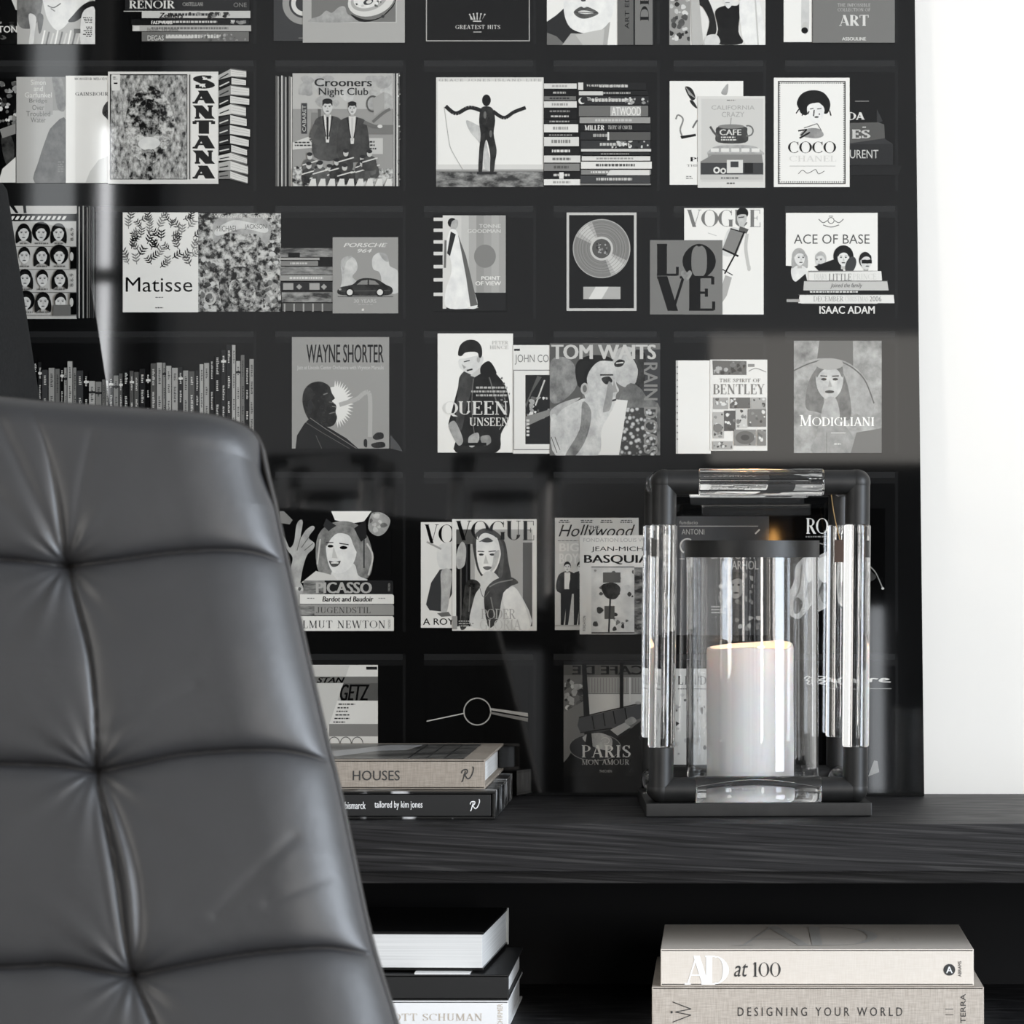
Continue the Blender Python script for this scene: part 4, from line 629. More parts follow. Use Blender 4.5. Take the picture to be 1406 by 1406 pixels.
c.rect(417, 797, 446, 816, 'faded'); c.text('PICASSO', 434, 799.5, 511, 814.5, .66, .045); c.lines(422, 821, 437, 823, 1, .3, 3); c.text('Bardot and Baudoir', 443, 819, 513, 826, .1, .03, .15); c.lines(520, 821, 535, 823, 1, .3, 4); c.serif('JUGENDSTIL', 434, 833.5, 509, 842, .3, .14, .06, .08); c.rect(404, 832, 432, 845, 'faded'); c.serif('HELMUT NEWTON', 396, 852, 529, 862.5, .22, .13, .05, .1); c.text('TASCHEN', 533, 851, 536.5, 863, .3, rot=90); c.text('TASCHEN', 533, 801, 536, 812, .6, rot=90); c.done()
c = Pic('printed_magazine', 2, 'white magazine cover of a person in a dark skirt'); c.bg(578, 717, 629, 862, .84); c.serif('VOGUE', 583, 720, 680, 746, .1, .18, .03, .03); c.blob([(601, 752), (618, 744), (629, 746), (629, 778), (604, 780)], .78); c.poly([(604, 782), (629, 780), (629, 800), (608, 840), (590, 838), (585, 830), (592, 800)], .22); c.blob([(606, 784), (620, 784), (618, 816), (613, 842), (606, 842), (606, 812)], .68); c.line([(586, 744), (606, 754)], 2.6, .6); c.poly([(600, 842), (616, 840), (620, 846), (606, 847)], .4); c.text('A ROYAL', 581, 849, 640, 858, .1, .01); c.done()
c = Pic('printed_magazine', 3, 'magazine cover of a long haired person in a ruffled dark top'); c.bg(621, 713, 737, 866, .83); c.rect(626.5, 727, 731, 860, .62); c.rect(626.5, 745, 646, 860, .12); c.rect(632, 745, 634, 860, .35); c.rect(640, 745, 642, 860, .25); c.rect(626.5, 727, 652, 747, .34); c.blob([(627, 760), (634, 744), (640, 752), (638, 776), (628, 780)], .7); c.rect(694, 735, 718, 800, .66); c.rect(718, 745, 731, 860, .3); c.rect(652, 735, 662, 800, .78)
c.blob([(650, 756), (650, 738), (660, 727), (672, 726), (684, 732), (694, 746), (698, 770), (702, 798), (690, 802), (660, 790)], .24); c.blob([(654, 752), (656, 736), (668, 731), (682, 738), (688, 756), (684, 776), (674, 790), (662, 788), (656, 772)], .86); c.blob([(684, 740), (692, 752), (690, 790), (684, 790), (688, 762)], .3); c.blob([(658, 744), (662, 735), (672, 731), (668, 740)], .34); c.ell(661, 761.5, 3.4, 1.6, .15); c.ell(676, 761.5, 3.6, 1.6, .15); c.line([(656, 757), (665, 757.5)], 1.5, .25); c.line([(671, 757.5), (681, 756.5)], 1.5, .25); c.poly([(667, 762), (664, 774), (671, 774)], .72); c.blob([(663, 779), (669, 777.5), (676, 779), (669, 783)], .3); c.blob([(679, 760), (686, 756), (682, 776), (672, 788), (676, 776)], .7)
c.blob([(664, 788), (678, 786), (690, 798), (712, 812), (728, 862), (650, 862), (652, 820)], .82); c.blob([(640, 800), (652, 796), (660, 804), (652, 818), (646, 842), (640, 862), (632, 862), (636, 830)], .2); c.blob([(666, 812), (680, 796), (700, 792), (712, 800), (700, 806), (690, 820), (684, 850), (672, 862), (666, 840)], .24); c.line([(672, 806), (684, 800), (704, 796)], 1.6, .5, True); c.line([(674, 820), (680, 850)], 1.6, .45, True); c.line([(646, 806), (644, 840)], 1.4, .4, True); c.blob([(690, 820), (704, 806), (716, 820), (728, 862), (706, 862)], .86); c.line([(658, 804), (664, 820), (672, 812)], .9, .4, True)
c.serif('VOGUE', 626, 715, 733.5, 742, .1, .18, .03, .03); c.ell(669, 737, 13, 8, .24); c.blob([(657, 744), (660, 735), (668, 732), (681, 738), (684, 748), (670, 738)], .84); c.serif('PODER', 661, 836, 708, 850, .62, .13, .06, .02); c.serif('GLORIA', 659, 850.5, 716, 865, .72, .13, .06, .03); c.rect(621.5, 846, 628, 864, .55); c.lines(630, 852, 652, 862, 3, .6, 4); c.done()
c = Pic('printed_magazine', 2, 'pale magazine cover with two people in dark suits'); c.bg(762, 711, 877, 865, .70)
for x in (766, 797, 824, 851): c.lines(x, 714, x + 18, 719, 2, .2, x, 'c')
c.text('Hollywood', 767, 720.5, 872, 742, .1, -.012, .35); c.rect(808, 721, 824, 727, .7); c.text('THE', 809, 722, 823, 727, .15, .02); c.lines(766, 742, 800, 744, 1, .4, 5); c.text('BIG', 768, 746, 795, 757, .78, .03); c.text('BOYS', 768, 760, 800, 774, .78, .03)
for x in (779, 797): c.blob([(x - 14, 812), (x - 13, 792), (x - 5, 785), (x + 5, 785), (x + 11, 792), (x + 9, 815)], .08); c.poly([(x - 4, 786), (x + 4, 786), (x + 4, 809), (x - 4, 809)], .84 if x < 790 else .14); c.poly([(x - 9, 810), (x + 7, 810), (x + 4, 836), (x + 1, 858), (x - 3, 858), (x - 2, 836), (x - 5, 858), (x - 9, 858)], .09); c.head(x, 779, 12, .78, .1, 0)
c.rect(762, 858, 877, 860, .6); c.done()
c = Pic('printed_book_cover', 3, 'white exhibition book cover with a rough painted panel'); c.bg(796, 735, 918, 871, .84); c.text('FONDATION LOUIS VUITTON', 801, 739, 912, 744, .62, .0); c.text('JEAN-MICHEL', 812, 750.5, 898, 758.5, .1, .0); c.text('BASQUIAT', 802, 762, 905, 775, .1, .028); c.rect(812, 779, 871, 870, .66); c.rect(812, 779, 871, 870, 'soft_light'); c.rect(871, 779, 918, 871, .3); c.rect(871, 779, 918, 871, 'film'); c.scatter(814, 782, 870, 866, 24, 1.5, 5, [.35, .8, .5, .25, .75], 8); c.rect(828, 786, 852, 800, .35); c.blob([(826, 804), (842, 800), (852, 808), (846, 822), (832, 820)], .15); c.rect(830, 832, 844, 850, .3); c.line([(838, 822), (836, 868)], 2.4, .2); c.rect(812, 868, 871, 870, .3); c.text('FONDATION', 800.5, 846, 804, 866, .4, rot=90); c.rect(812, 778, 871, 779, .2); c.done()
c = Pic('printed_book_cover', 2, 'dark book cover with thin white lettering'); c.bg(926, 709, 1056, 872, .27); c.rect(933, 722, 1041, 723, .62); c.text('fundacio', 933, 715, 958, 720, .6); c.text('ANTONI', 936, 726.5, 967, 734, .6); c.line([(1037, 733), (1043, 727)], 2, .7); c.ring(944, 750, 9, 11, .66, 120, 300); c.rect(933, 767, 940, 768, .6); c.text('BASQUIAT', 970, 758, 1040, 769, .7, .01); c.text('WARHOL', 990, 770, 1042, 782, .7, .015); c.scatter(982, 786, 1034, 830, 40, 2, 6, [.55, .3, .7, .15, .45], 6); c.ell(1008, 806, 12, 16, .6); c.ell(1004, 803, 2, 1.4, .15); c.ell(1013, 803, 2, 1.4, .15); c.ell(1009, 814, 4, 1.3, .2); c.blob([(994, 800), (998, 788), (1016, 786), (1024, 800), (1012, 794)], .2); c.lines(970, 832, 1006, 844, 3, .7, 7); c.scatter(1000, 846, 1046, 870, 22, 2, 5, [.75, .5, .2], 9); c.done()
c = Pic('printed_book_cover', 3, 'black book cover with a pale sculpted figure'); c.bg(1090, 698, 1215, 872, .04); c.serif('RODIN', 1107, 711.5, 1175, 733, .85, .15, .05, .03); c.lines(1106, 736, 1150, 740, 1, .5, 4); c.line([(1118, 744), (1140, 750)], 1.4, .5)
c.blob([(1086, 840), (1088, 816), (1098, 796), (1100, 778), (1112, 768), (1126, 762), (1140, 756), (1156, 762), (1164, 776), (1166, 800), (1158, 826), (1140, 832), (1120, 842), (1104, 850)], .66); c.blob([(1122, 770), (1140, 764), (1150, 780), (1142, 800), (1126, 796)], .8); c.blob([(1126, 806), (1140, 798), (1158, 804), (1150, 824), (1130, 828)], .5); c.blob([(1096, 826), (1104, 820), (1114, 828), (1108, 840), (1098, 842)], .25); c.line([(1112, 776), (1108, 806), (1098, 822)], 3, .4, True); c.line([(1130, 800), (1122, 820)], 3, .35, True); c.line([(1148, 778), (1160, 812)], 3, .44, True); c.line([(1192, 776), (1202, 786), (1212, 808)], 1.6, .5, True); c.blob([(1192, 772), (1196, 784), (1203, 792), (1196, 798), (1191, 792)], .25); c.ell(1212, 808, 2, 1.6, .7); c.done()
# ---- bottom row
c = Pic('printed_record_sleeve', 2, 'pale sleeve with slanted dark lettering and grey stripes'); c.bg(370, 913, 519, 1080, .78); c.rect(370, 929, 519, 938, .42); c.poly([(370, 929), (514, 929), (512, 938), (370, 938)], .42); c.rect(370, 938, 519, 962, .66); c.poly([(465, 938), (519, 938), (519, 962), (468, 962)], .32); c.poly([(370, 914), (480, 914), (440, 1030), (370, 1030)], .72); c.poly([(370, 929), (476, 929), (473, 938), (370, 938)], .42); c.rect(452, 994, 519, 1011, .48); c.poly([(370, 1011), (450, 1011), (446, 1018), (370, 1018)], .6); c.rect(503, 915.5, 518, 919.5, .15); c.text('STAN', 435, 930, 474, 937.5, .07, .035, .35); c.text('GETZ', 467, 939.5, 508, 962, .07, .04, .3)
c.ring(421, 958, 8, 9.4, .35, 150, 400, ky=1.5); c.ring(422, 960, 3, 4, .5, ky=1.4)
for i in range(6): c.lines(465 - i * 1.4, 966 + i * 4.9, 488 - i * 1.4, 969.5 + i * 4.9, 1, .2, i + 2)
c.lines(436, 997, 452, 1012, 4, .15, 3); c.rect(440, 1013, 450, 1018, .3)
for i in range(3): c.ring(459 + i * 16, 1021, 7, 8, .35, 180, 360, ky=1.2)
c.done()
c = Pic('printed_record_sleeve', 2, 'black sleeve with a thin ring and two pale bars'); c.bg(586, 921, 726, 1078, .015); c.ring(655.5, 977, 17.5, 19.2, .62, n=48); c.many([[(586, 989.5), (586, 991), (638, 980), (638, 978.5)]], .7); c.many([[(673, 972), (725, 979), (725, 984), (673, 975)]], .66); c.many([[(673, 977), (725, 986), (725, 991), (673, 980)]], .5); c.done()
c = Pic('printed_photo_book', 2, 'cafe terrace photograph with pale capital lettering'); c.bg(774, 908, 906, 1066, .16); c.rect(774, 914, 890, 1000, .42); c.scatter(775, 930, 802, 975, 34, 2, 5, [.3, .6, .2, .7], 4); c.rect(804, 930, 886, 952, .56); c.rect(806, 953, 884, 984, .74); c.many([[(808 + i * 4, 931), (809.4 + i * 4, 931), (809.4 + i * 4, 951), (808 + i * 4, 951)] for i in range(19)], .48); c.rect(774, 913, 890, 927, .3);
g_ = sans('CAFE DE', .03); g_ = [[(-p[0], p[1]) for p in q] for q in g_]; c.put(g_, 786, 914, 884, 926, .1)
c.poly([(774, 978), (806, 960), (806, 1040), (774, 1050)], .44); c.poly([(799, 912), (805, 912), (811, 1000), (809, 1024), (803, 1024)], .1); c.poly([(851, 910), (856, 910), (856, 996), (851, 996)], .1); c.poly([(795, 986), (882, 966), (886, 980), (880, 986), (830, 1004), (797, 1006), (793, 996)], .28)
for x, y in ((813, 983), (828, 979), (842, 976), (858, 972)): c.line([(x, y), (x + 3, y + 18)], 1.4, .08)
c.line([(795, 985), (882, 965)], 1.6, .08); c.line([(797, 1006), (840, 1000)], 1.6, .08); c.poly([(838, 1002), (858, 992), (866, 998), (848, 1010)], .66); c.blob([(858, 990), (868, 984), (874, 990), (864, 996)], .55); c.line([(865, 930), (865, 964)], 2, .75); c.ell(862, 966, 5, 2, .7); c.ell(876, 965, 4, 2, .6); c.blob([(848, 1014), (880, 990), (906, 985), (906, 1066), (774, 1066), (780, 1040), (800, 1020)], .06)
c.ell(817, 1026, 36, 19, .5); c.ell(817, 1026, 35, 18, .2); c.blob([(800, 1012), (822, 1006), (840, 1014), (836, 1030), (812, 1024)], .62); c.poly([(806, 1006), (812, 1006), (814, 1026), (803, 1026)], .08); c.ring(831, 1017, 5, 6.2, .74, 200, 470, ky=.8)
c.serif('PARIS', 799, 1023, 866, 1040, .8, .16, .06, .12); c.serif('MON AMOUR', 799, 1042.5, 864, 1050, .62, .17, .07, .08); c.text('TASCHEN', 823, 1057, 840, 1060.5, .6, .01); c.done()
c = Pic('printed_magazine', 2, 'pale magazine cover with small printed items'); c.bg(924, 918, 1064, 1050, .74); c.serif('L', 931, 928, 938, 940, .15, .2, .06); c.serif('IDENTITY', 940, 928, 1040, 940, .3, .16, .06); c.lines(931, 945, 1050, 948, 1, .35, 4); c.scatter(928, 952, 1058, 1044, 90, 1.5, 5, [.55, .35, .66, .25], 14); c.done()
c = Pic('printed_magazine', 2, 'dark magazine cover with a white script title'); c.bg(1102, 915, 1229, 1068, .04)
scr = strokes2([[(0, .3), (.12, .1), (.3, .2), (.1, .5), (.3, .55), (.15, .8), (.36, .9)], [(.36, .2), (.6, .3), (.5, .5), (.62, .7), (.4, .8)], [(.7, .3), (.62, .5), (.8, .62), (.92, .3), (.84, .8), (.8, 1.2)], [(.98, .35), (1.0, .65), (1.14, .62), (1.2, .3), (1.22, .66)], [(1.34, .35), (1.36, .68)], [(1.46, .66), (1.5, .32), (1.66, .36)], [(1.74, .5), (1.94, .4), (1.8, .3), (1.74, .6), (2.0, .66)]], .09)
c.put([[(p[0], -p[1]) for p in q] for q in scr], 1116, 928, 1223, 944, .82); c.rect(1160, 945, 1224, 946, .5); c.poly([(1192, 1066), (1207, 1060), (1205, 1045), (1200, 1044)], .5); c.done()
# ---------------------------------------------------------------- books (real ones)
m_paper = noise_col(mat('page_edges', (.75, .75, .74), .8, spec=.2), 9, (.60, .60, .59), (.80, .80, .79), (.3, .3, 90), .3, .7)
m_black_cover = mat('black_book_cloth', .012, .55, spec=.4)
m_white_ink, m_dark_ink, m_gold_ink = mat('white_lettering', .85, .5), mat('dark_lettering', .03, .5), mat('pale_gold_lettering', (.55, .47, .38), .4)
def cloth(name, c0, c1, bump=.4):
    m = mat(name, c0, .85, spec=.2); N, L, b = nodes(m)
    tc = N.new('ShaderNodeTexCoord'); out = []
    for st in ((900, 900, 60), (70, 900, 900)):
        mp = N.new('ShaderNodeMapping'); mp.inputs['Scale'].default_value = st; nz = N.new('ShaderNodeTexNoise'); nz.inputs['Scale'].default_value = 1; nz.inputs['Detail'].default_value = 2
        L.new(tc.outputs['Object'], mp.inputs[0]); L.new(mp.outputs[0], nz.inputs['Vector']); out.append(nz)
    mx = N.new('ShaderNodeMath'); mx.operation = 'ADD'; L.new(out[0].outputs['Fac'], mx.inputs[0]); L.new(out[1].outputs['Fac'], mx.inputs[1])
    cr = N.new('ShaderNodeValToRGB'); e = cr.color_ramp.elements; e[0].position = .38; e[1].position = .62; e[0].color = (*c0, 1); e[1].color = (*c1, 1)
    hf = N.new('ShaderNodeMath'); hf.operation = 'MULTIPLY'; hf.inputs[1].default_value = .5
    L.new(mx.outputs[0], hf.inputs[0]); L.new(hf.outputs[0], cr.inputs[0]); L.new(cr.outputs[0], b.inputs['Base Color'])
    bp = N.new('ShaderNodeBump'); bp.inputs['Strength'].default_value = bump; bp.inputs['Distance'].default_value = .0004; L.new(hf.outputs[0], bp.inputs['Height']); L.new(bp.outputs[0], b.inputs['Normal'])
    return m
m_taupe = cloth('taupe_book_cloth', (.265, .228, .19), (.355, .31, .262))
m_linen = cloth('oatmeal_linen', (.43, .375, .32), (.585, .525, .46))
m_cream = cloth('cream_book_cloth', (.715, .645, .565), (.77, .705, .63), .15)
def book(label, x_right, y_front, z, w, d, h, m_cov, rz=0, spine='front', tb=.003, over=.003, group=None, m_top=None):
    """hardback lying flat; spine='front' shows the spine to the room, 'back' the page edges. Local origin: front right lower corner, x to the left is negative"""
    t = thing('book', label, 'book', (x_right, y_front, z), rz, group)
    bm = bmesh.new()
    box(bm, -w, 0, 0, d, 0, tb, .0008); box(bm, -w, 0, 0, d, h - tb, h, .0008)
    if spine == 'front': box(bm, -w, 0, 0, tb, 0, h, .0012)
    else: box(bm, -w, 0, d - tb, d, 0, h, .0012)
    obj('cover', bm, m_cov, t, True)
    bm = bmesh.new(); y0, y1 = (tb, d - over * 2) if spine == 'front' else (over * .3, d - tb)
    box(bm, -w + over, -over, y0, y1, tb, h - tb, .0005); obj('page_block', bm, m_paper, t, True)
    return t
def on_spine(t, name, polys, px0, px1, py0, py1, m, lift=.0004, label=None):
    """lettering on the front face of a book, given by its place in the photo"""
    Y = t.location.y; a, b = at(px0, py1, Y), at(px1, py0, Y)
    return lettering(name, polys, b.x - a.x, b.z - a.z, m, t, (a.x - t.location.x, -lift, a.z - t.location.z), (1, 0, 0), (0, 0, 1), label=label)
def strokes(paths, w):
    out = []
    for p in paths:
        p = catmull(p, 5, False)
        ww = w
        for (a, b) in zip(p, p[1:]):
            dx, dy = b[0] - a[0], b[1] - a[1]; l = math.hypot(dx, dy) or 1; nx, ny = -dy / l * ww / 2, dx / l * ww / 2
            out.append([(a[0] + nx, a[1] + ny), (a[0] - nx, a[1] - ny), (b[0] - nx, b[1] - ny), (b[0] + nx, b[1] + ny)])
    return out
R_MARK = strokes([[(.05, 0), (.12, .02), (.22, .3), (.36, .72)], [(.05, .55), (.12, .74), (.3, .8), (.5, .78), (.5, .62), (.34, .48), (.2, .42)], [(.3, .44), (.42, .3), (.55, .18), (.75, .3), (.92, .6), (.98, .9), (.9, 1.0)]], .085)
# slipcased black book under the beige one
zt = Z_TOP
p = at(680, 1126, 4.008); h_slip = at(680, 1087, 4.008).z - zt
sl = thing('slipcased_book', 'black slipcased photo book lying at the bottom of the pair on the sideboard', 'book', (p.x, 4.008, zt + .0003), 0)
m_slip = mat('photo_slipcase', .02, .35); noise_col(m_slip, 26, .006, .5, (1, 2.2, 1), .56, .66)
wS, dS = .35, .315
bm = bmesh.new()
for q in ((-wS, 0, 0, dS, 0, .0026), (-wS, 0, 0, dS, h_slip - .0026, h_slip), (-.003, 0, 0, dS, .0026, h_slip - .0026), (-wS, -wS + .003, 0, dS, .0026, h_slip - .0026), (-wS + .003, -.003, dS - .003, dS, .0026, h_slip - .0026)): box(bm, *q, .0006)
obj('slipcase', bm, m_slip, sl, True, label='slipcase printed with a black and white photograph')
bm = bmesh.new(); box(bm, -wS + .004, -.0045, .0015, dS - .006, .0032, h_slip - .0034, .001); obj('spine_block', bm, m_black_cover, sl, True)
for s, a0, a1, y0, y1 in (('von bismarck', 459, 502, 1101, 1111), ('tailored by kim jones', 514, 580, 1100, 1112)):
    on_spine(sl, 'lettering', sans(s, .012), a0, a1, y0, y1, m_white_ink, -.001)
on_spine(sl, 'publisher_mark', R_MARK, 645, 659, 1097, 1114, m_white_ink, -.001)
# beige book
zb = zt + h_slip + .0006
p = at(666, 1085, 4.04); hB = at(666, 1043, 4.04).z - zb
bh = book('beige cloth hardback with a photo panel on its cover, topmost on the sideboard', p.x, 4.04, zb, .345, .330, hB, m_taupe, over=.006)
on_spine(bh, 'lettering', sans('HOUSES'), 484.5, 549, 1058, 1071.5, m_dark_ink)
on_spine(bh, 'publisher_mark', R_MARK, 633, 651, 1052, 1074, m_dark_ink)
bm = bmesh.new(); box(bm, -.345, -.024, .012, .306, hB + .0002, hB + .0005); m_bp = noise_col(mat('cover_photo', .1, .3), 5, (.03, .03, .028), (.16, .155, .145), (1.5, 4, 1), .4, .6)
cp = obj('cover_picture', bm, m_bp, bh)
bm = bmesh.new()
for q in ([(-.205, .05), (-.165, .05), (-.13, .16), (-.10, .17), (-.09, .28), (-.13, .28), (-.16, .2), (-.2, .12)], [(-.345, .06), (-.24, .06), (-.21, .22), (-.345, .24)]):
    bm.faces.new([bm.verts.new((x, y, hB + .0007)) for x, y in q])
obj('house_picture', bm, mat('cover_photo_light', .42, .3), cp)
bm = bmesh.new()
for x in (-.085, -.065, -.045): box(bm, x - .001, x + .001, .02, .29, hB + .0005, hB + .0008)
obj('panel_line', bm, mat('cover_photo_dark', .015, .3), cp)
# lower shelf, stack behind the chair
YL = 3.985
z1 = Z_SHELF + .0005; zs = at(698, 1374, YL).z
b1 = book('white spined book at the foot of the stack on the lower shelf', at(698, 1390, YL).x, YL, z1, .34, .27, zs - z1, mat('white_book_paper', .86, .4), over=.003)
on_spine(b1, 'lettering', serif('SCOTT SCHUMAN', .11, .05, .09), 518, 662, 1391.5, 1401.5, m_gold_ink)
sc = sans('SCHIRMER', .0)
Yb = b1.location.y; a = at(683, 1377, Yb)
lettering('lettering', sc, .026, .0052, m_gold_ink, b1, (a.x - b1.location.x + .0055, -.0004, a.z - b1.location.z - .027), (0, 0, 1), (-1, 0, 0))
z2 = zs + .0005; z2t = at(698, 1338.5, YL).z
book('plain black book between the white book and the thick page block', at(698.5, 1350, YL).x, YL, z2, .34, .27, z2t - z2, m_black_cover, over=.0035)
z3 = z2t + .0025; z3t = at(664, 1279.5, 4.0).z
b3 = book('thick black book lying with its white pages outward, top of the lower stack', at(664, 1300, 4.0).x, 4.0, z3, .33, .265, z3t - z3, mat('glossy_black_cover', .008, .25), math.radians(-2.2), spine='back', over=.0015)
bm = bmesh.new(); box(bm, -.006, .0012, .2612, .2662, 0, z3t - z3, .0008); obj('spine_board', bm, mat('pale_grey_board', (.5, .5, .47), .7), b3, True)
bm = bmesh.new(); a, c = at(569, 1338, 3.984), at(645, 1334, 3.984)
box(bm, a.x, c.x, 3.985, 4.15, z2t + .0003, z2t + .0022); tag(obj('paper_slip', bm, m_paper), 'white paper slip caught between two black books on the lower shelf', 'paper')
# lower shelf, pale pair
YR = 3.982
z4t = at(1351, 1355, YR).z
bl = book('oatmeal linen book lying under the cream book on the lower shelf', at(1351, 1380, YR).x, YR, z1, at(1351, 1380, YR).x - at(895, 1380, YR).x, .29, z4t - z1, m_linen, over=.004)
on_spine(bl, 'lettering', sans('D E S I G N I N G   Y O U R   W O R L D'), 1013, 1239, 1383, 1395, m_dark_ink)
on_spine(bl, 'publisher_mark', strokes([[(0, .9), (1, .62)], [(1, .62), (.15, .5)], [(.15, .5), (1, .38)], [(1, .38), (0, .1)]], .035) + [[(-.1, .45), (0, .45), (0, .54), (-.1, .54)]], 921, 949, 1375, 1404, m_dark_ink)
on_spine(bl, 'lettering', [[(0, 0), (1, 0), (1, .1), (0, .1)], [(0, .9), (1, .9), (1, 1), (0, 1)]], 1298, 1309, 1385, 1393.5, m_dark_ink)
a = at(1326, 1410, YR)
lettering('lettering', sans('TERRA'), .031, .0055, m_dark_ink, bl, (a.x - bl.location.x, -.0004, a.z - bl.location.z + .004), (0, 0, 1), (-1, 0, 0))
z5 = z4t + .0004; z5t = at(1337, 1303, 3.987).z
ba = book('cream book with a large pale monogram, on top of the linen book', at(1337, 1330, 3.987).x, 3.987, z5, at(1337, 1330, 3.987).x - at(907, 1330, 3.987).x, .255, z5t - z5, m_cream, over=.003)
on_spine(ba, 'lettering', serif('AD', .2, .05, -.12), 940, 1001, 1312, 1352, mat('bright_white_lettering', .98, .3), label='large pale white monogram')
on_spine(ba, 'lettering', sans('at', -.012, .28), 1008, 1027, 1323, 1341, m_dark_ink)
def digits():
    o = []
    for st in ('v.14,0,1;s.14,0,.12;t.14,1,.03,.86', 'a.62,.5,.24,.49,0,360', 'a1.25,.5,.24,.49,0,360'):
        G['#'] = (0, st); o += serif('#', .11, .04)
    return o
on_spine(ba, 'lettering', digits(), 1034, 1072, 1321, 1341, m_dark_ink)
Y = 3.987
on_spine(ba, 'publisher_mark', [[(math.cos(i * math.pi / 14), math.sin(i * math.pi / 14)) for i in range(28)]], 1295.5, 1311.5, 1323.5, 1339.5, m_dark_ink)
on_spine(ba, 'publisher_mark', sans('A', .02), 1299, 1308, 1327, 1336, m_white_ink, .0007)
a = at(1320, 1341, Y); lettering('lettering', sans('ABRAMS', .01), .0165, .0034, m_dark_ink, ba, (a.x - ba.location.x, -.0004, a.z - ba.location.z), (0, 0, 1), (-1, 0, 0))
hA = z5t - z5; wA = at(1337, 1330, Y).x - at(907, 1330, Y).x
m_emb = mat('pale_embossed_foil', (.84, .80, .74), .3)
lettering('embossed_mark', serif('AD', .1, .03, -.12), .16, .2, m_emb, ba, (-wA * .77, .03, hA + .0003), (1, 0, 0), (0, 1, 0))
lettering('lettering', sans('AT 100'), .05, .006, m_emb, ba, (-.075, .06, hA + .0003), (0, 1, 0), (-1, 0, 0))
# ---------------------------------------------------------------- lantern
m_black_metal = noise_col(mat('matt_black_metal', .03, .45, spec=.4), 60, (.009, .0088, .0086), (.014, .0137, .0133), bump=.08)
m_crystal = mat('clear_crystal', (1, 1, 1), .0, trans=1, ior=1.5)
m_glass = mat('clear_glass', (1, 1, 1), .0, trans=1, ior=1.45)
YAW = math.radians(3.4)
lan = thing('lantern', 'black pipe lantern with clear glass rods, standing on the sideboard before the print', 'lantern', (.0262, 4.168, zt + .0004), YAW)
HB = .123; base_h = at(1040, 1103, 4.045).z - zt
bm = bmesh.new(); box(bm, -HB, HB, -HB, HB, 0, base_h, .0015); obj('base_plate', bm, m_black_metal, lan, True)
A, R = .106, .0136
zlo = base_h + R * .98; zhi = at(1040, 662.5, 4.062).z - zt
LEANX = .010
def fx(x, y, z): return (x + LEANX * (z - zlo), y, z)
JX, JZ, RG = .0372, .046, R + .0012
gx0, gx1 = (957 - 888) / 5100 * 4.06 - R, None
corner = {}
for sx in (-1, 1):
    for sy in (-1, 1):
        for z, dz in ((zlo, 1), (zhi, -1)):
            bm = bmesh.new(); c = Vector((sx * A, sy * A, z))
            def arm(d, l, r0=R * 1.0):
                tube(bm, [fx(*(c)), fx(*(c + Vector(d) * l))], r0, 28)
            arm((-sx, 0, 0), JX); arm((0, -sy, 0), JX); arm((0, 0, dz), JZ)
            bmesh.ops.create_icosphere(bm, subdivisions=4, radius=R * 1.03, matrix=Matrix.Translation(fx(*c)))
            obj('corner_joint', bm, m_black_metal, lan, True)
def rod(a, b):
    bm = bmesh.new(); a, b = Vector(a), Vector(b); d = (b - a).normalized()
    pts = [fx(*(a)), fx(*(a + d * .0015)), fx(*(b - d * .0015)), fx(*b)]
    tube(bm, pts, [RG - .0012, RG, RG, RG - .0012], 40); obj('glass_rod', bm, m_crystal, lan, True)
e = .0003
for sy in (-1, 1):
    for z in (zlo, zhi): rod((-A + JX + e, sy * A, z), (A - JX - e, sy * A, z))
for sx in (-1, 1):
    for z in (zlo, zhi): rod((sx * A, -A + JX + e, z), (sx * A, A - JX - e, z))
    for sy in (-1, 1): rod((sx * A, sy * A, zlo + JZ + e), (sx * A, sy * A, zhi - JZ - e))
# hurricane cylinder with its black band
rh = (1125 - 941) / 2 / 5100 * 4.168; cx = at(1033, 745, 4.168).x - .0262
z_r0, z_r1 = at(1033, 766, 4.168 - rh).z - zt, at(1033, 742.5, 4.168 - rh).z - zt
bm = bmesh.new(); ro, ri = rh - .0012, rh - .0042
lathe(bm, [(ro, base_h + .0006), (ro, z_r1 - .002), (ri, z_r1 - .002), (ri, base_h + .0006)], cx, 0, 96, True); obj('glass_cylinder', bm, m_glass, lan, True)
bm = bmesh.new(); lathe(bm, [(rh, z_r0), (rh, z_r1), (ri - .0012, z_r1), (ri - .0012, z_r0)], cx, 0, 96, True); obj('rim_band', bm, m_black_metal, lan, True)
# candle
m_wax = mat('white_wax', (.92, .91, .90), .55, sss=.25)
can = thing('candle', 'wide white pillar candle with a sunken lit top, inside the lantern glass', 'candle', (at(1030, 900, 4.168).x, 4.168, zt + base_h + .0012))
rc = .0487; hc = at(1030, 892.5, 4.12).z - (zt + base_h)
bm = bmesh.new(); seg = 96; rings = []
prof = [(rc - .002, 0), (rc, .002), (rc, hc * .3), (rc, hc * .7), (rc, hc - .002), (rc - .001, hc), (rc - .0035, hc + .0006), (rc - .007, hc - .003), (rc - .012, hc - .018), (rc - .02, hc - .026), (0.004, hc - .028)]
for i, (r, z) in enumerate(prof):
    ring = []
    for k in range(seg):
        a = 2 * math.pi * k / seg; dz = 0; rr = r
        if i >= 5: dz = (.0062 * max(0, math.sin(a + .55)) + .001 * math.sin(3 * a)) * (1 if i < 8 else .3)
        elif i == 4: dz = .3 * .006 * max(0, math.sin(a + .55))
        rr += .0003 * math.sin(5 * a + z * 40)
        ring.append(bm.verts.new((rr * math.cos(a), rr * math.sin(a), z + dz)))
    rings.append(ring)
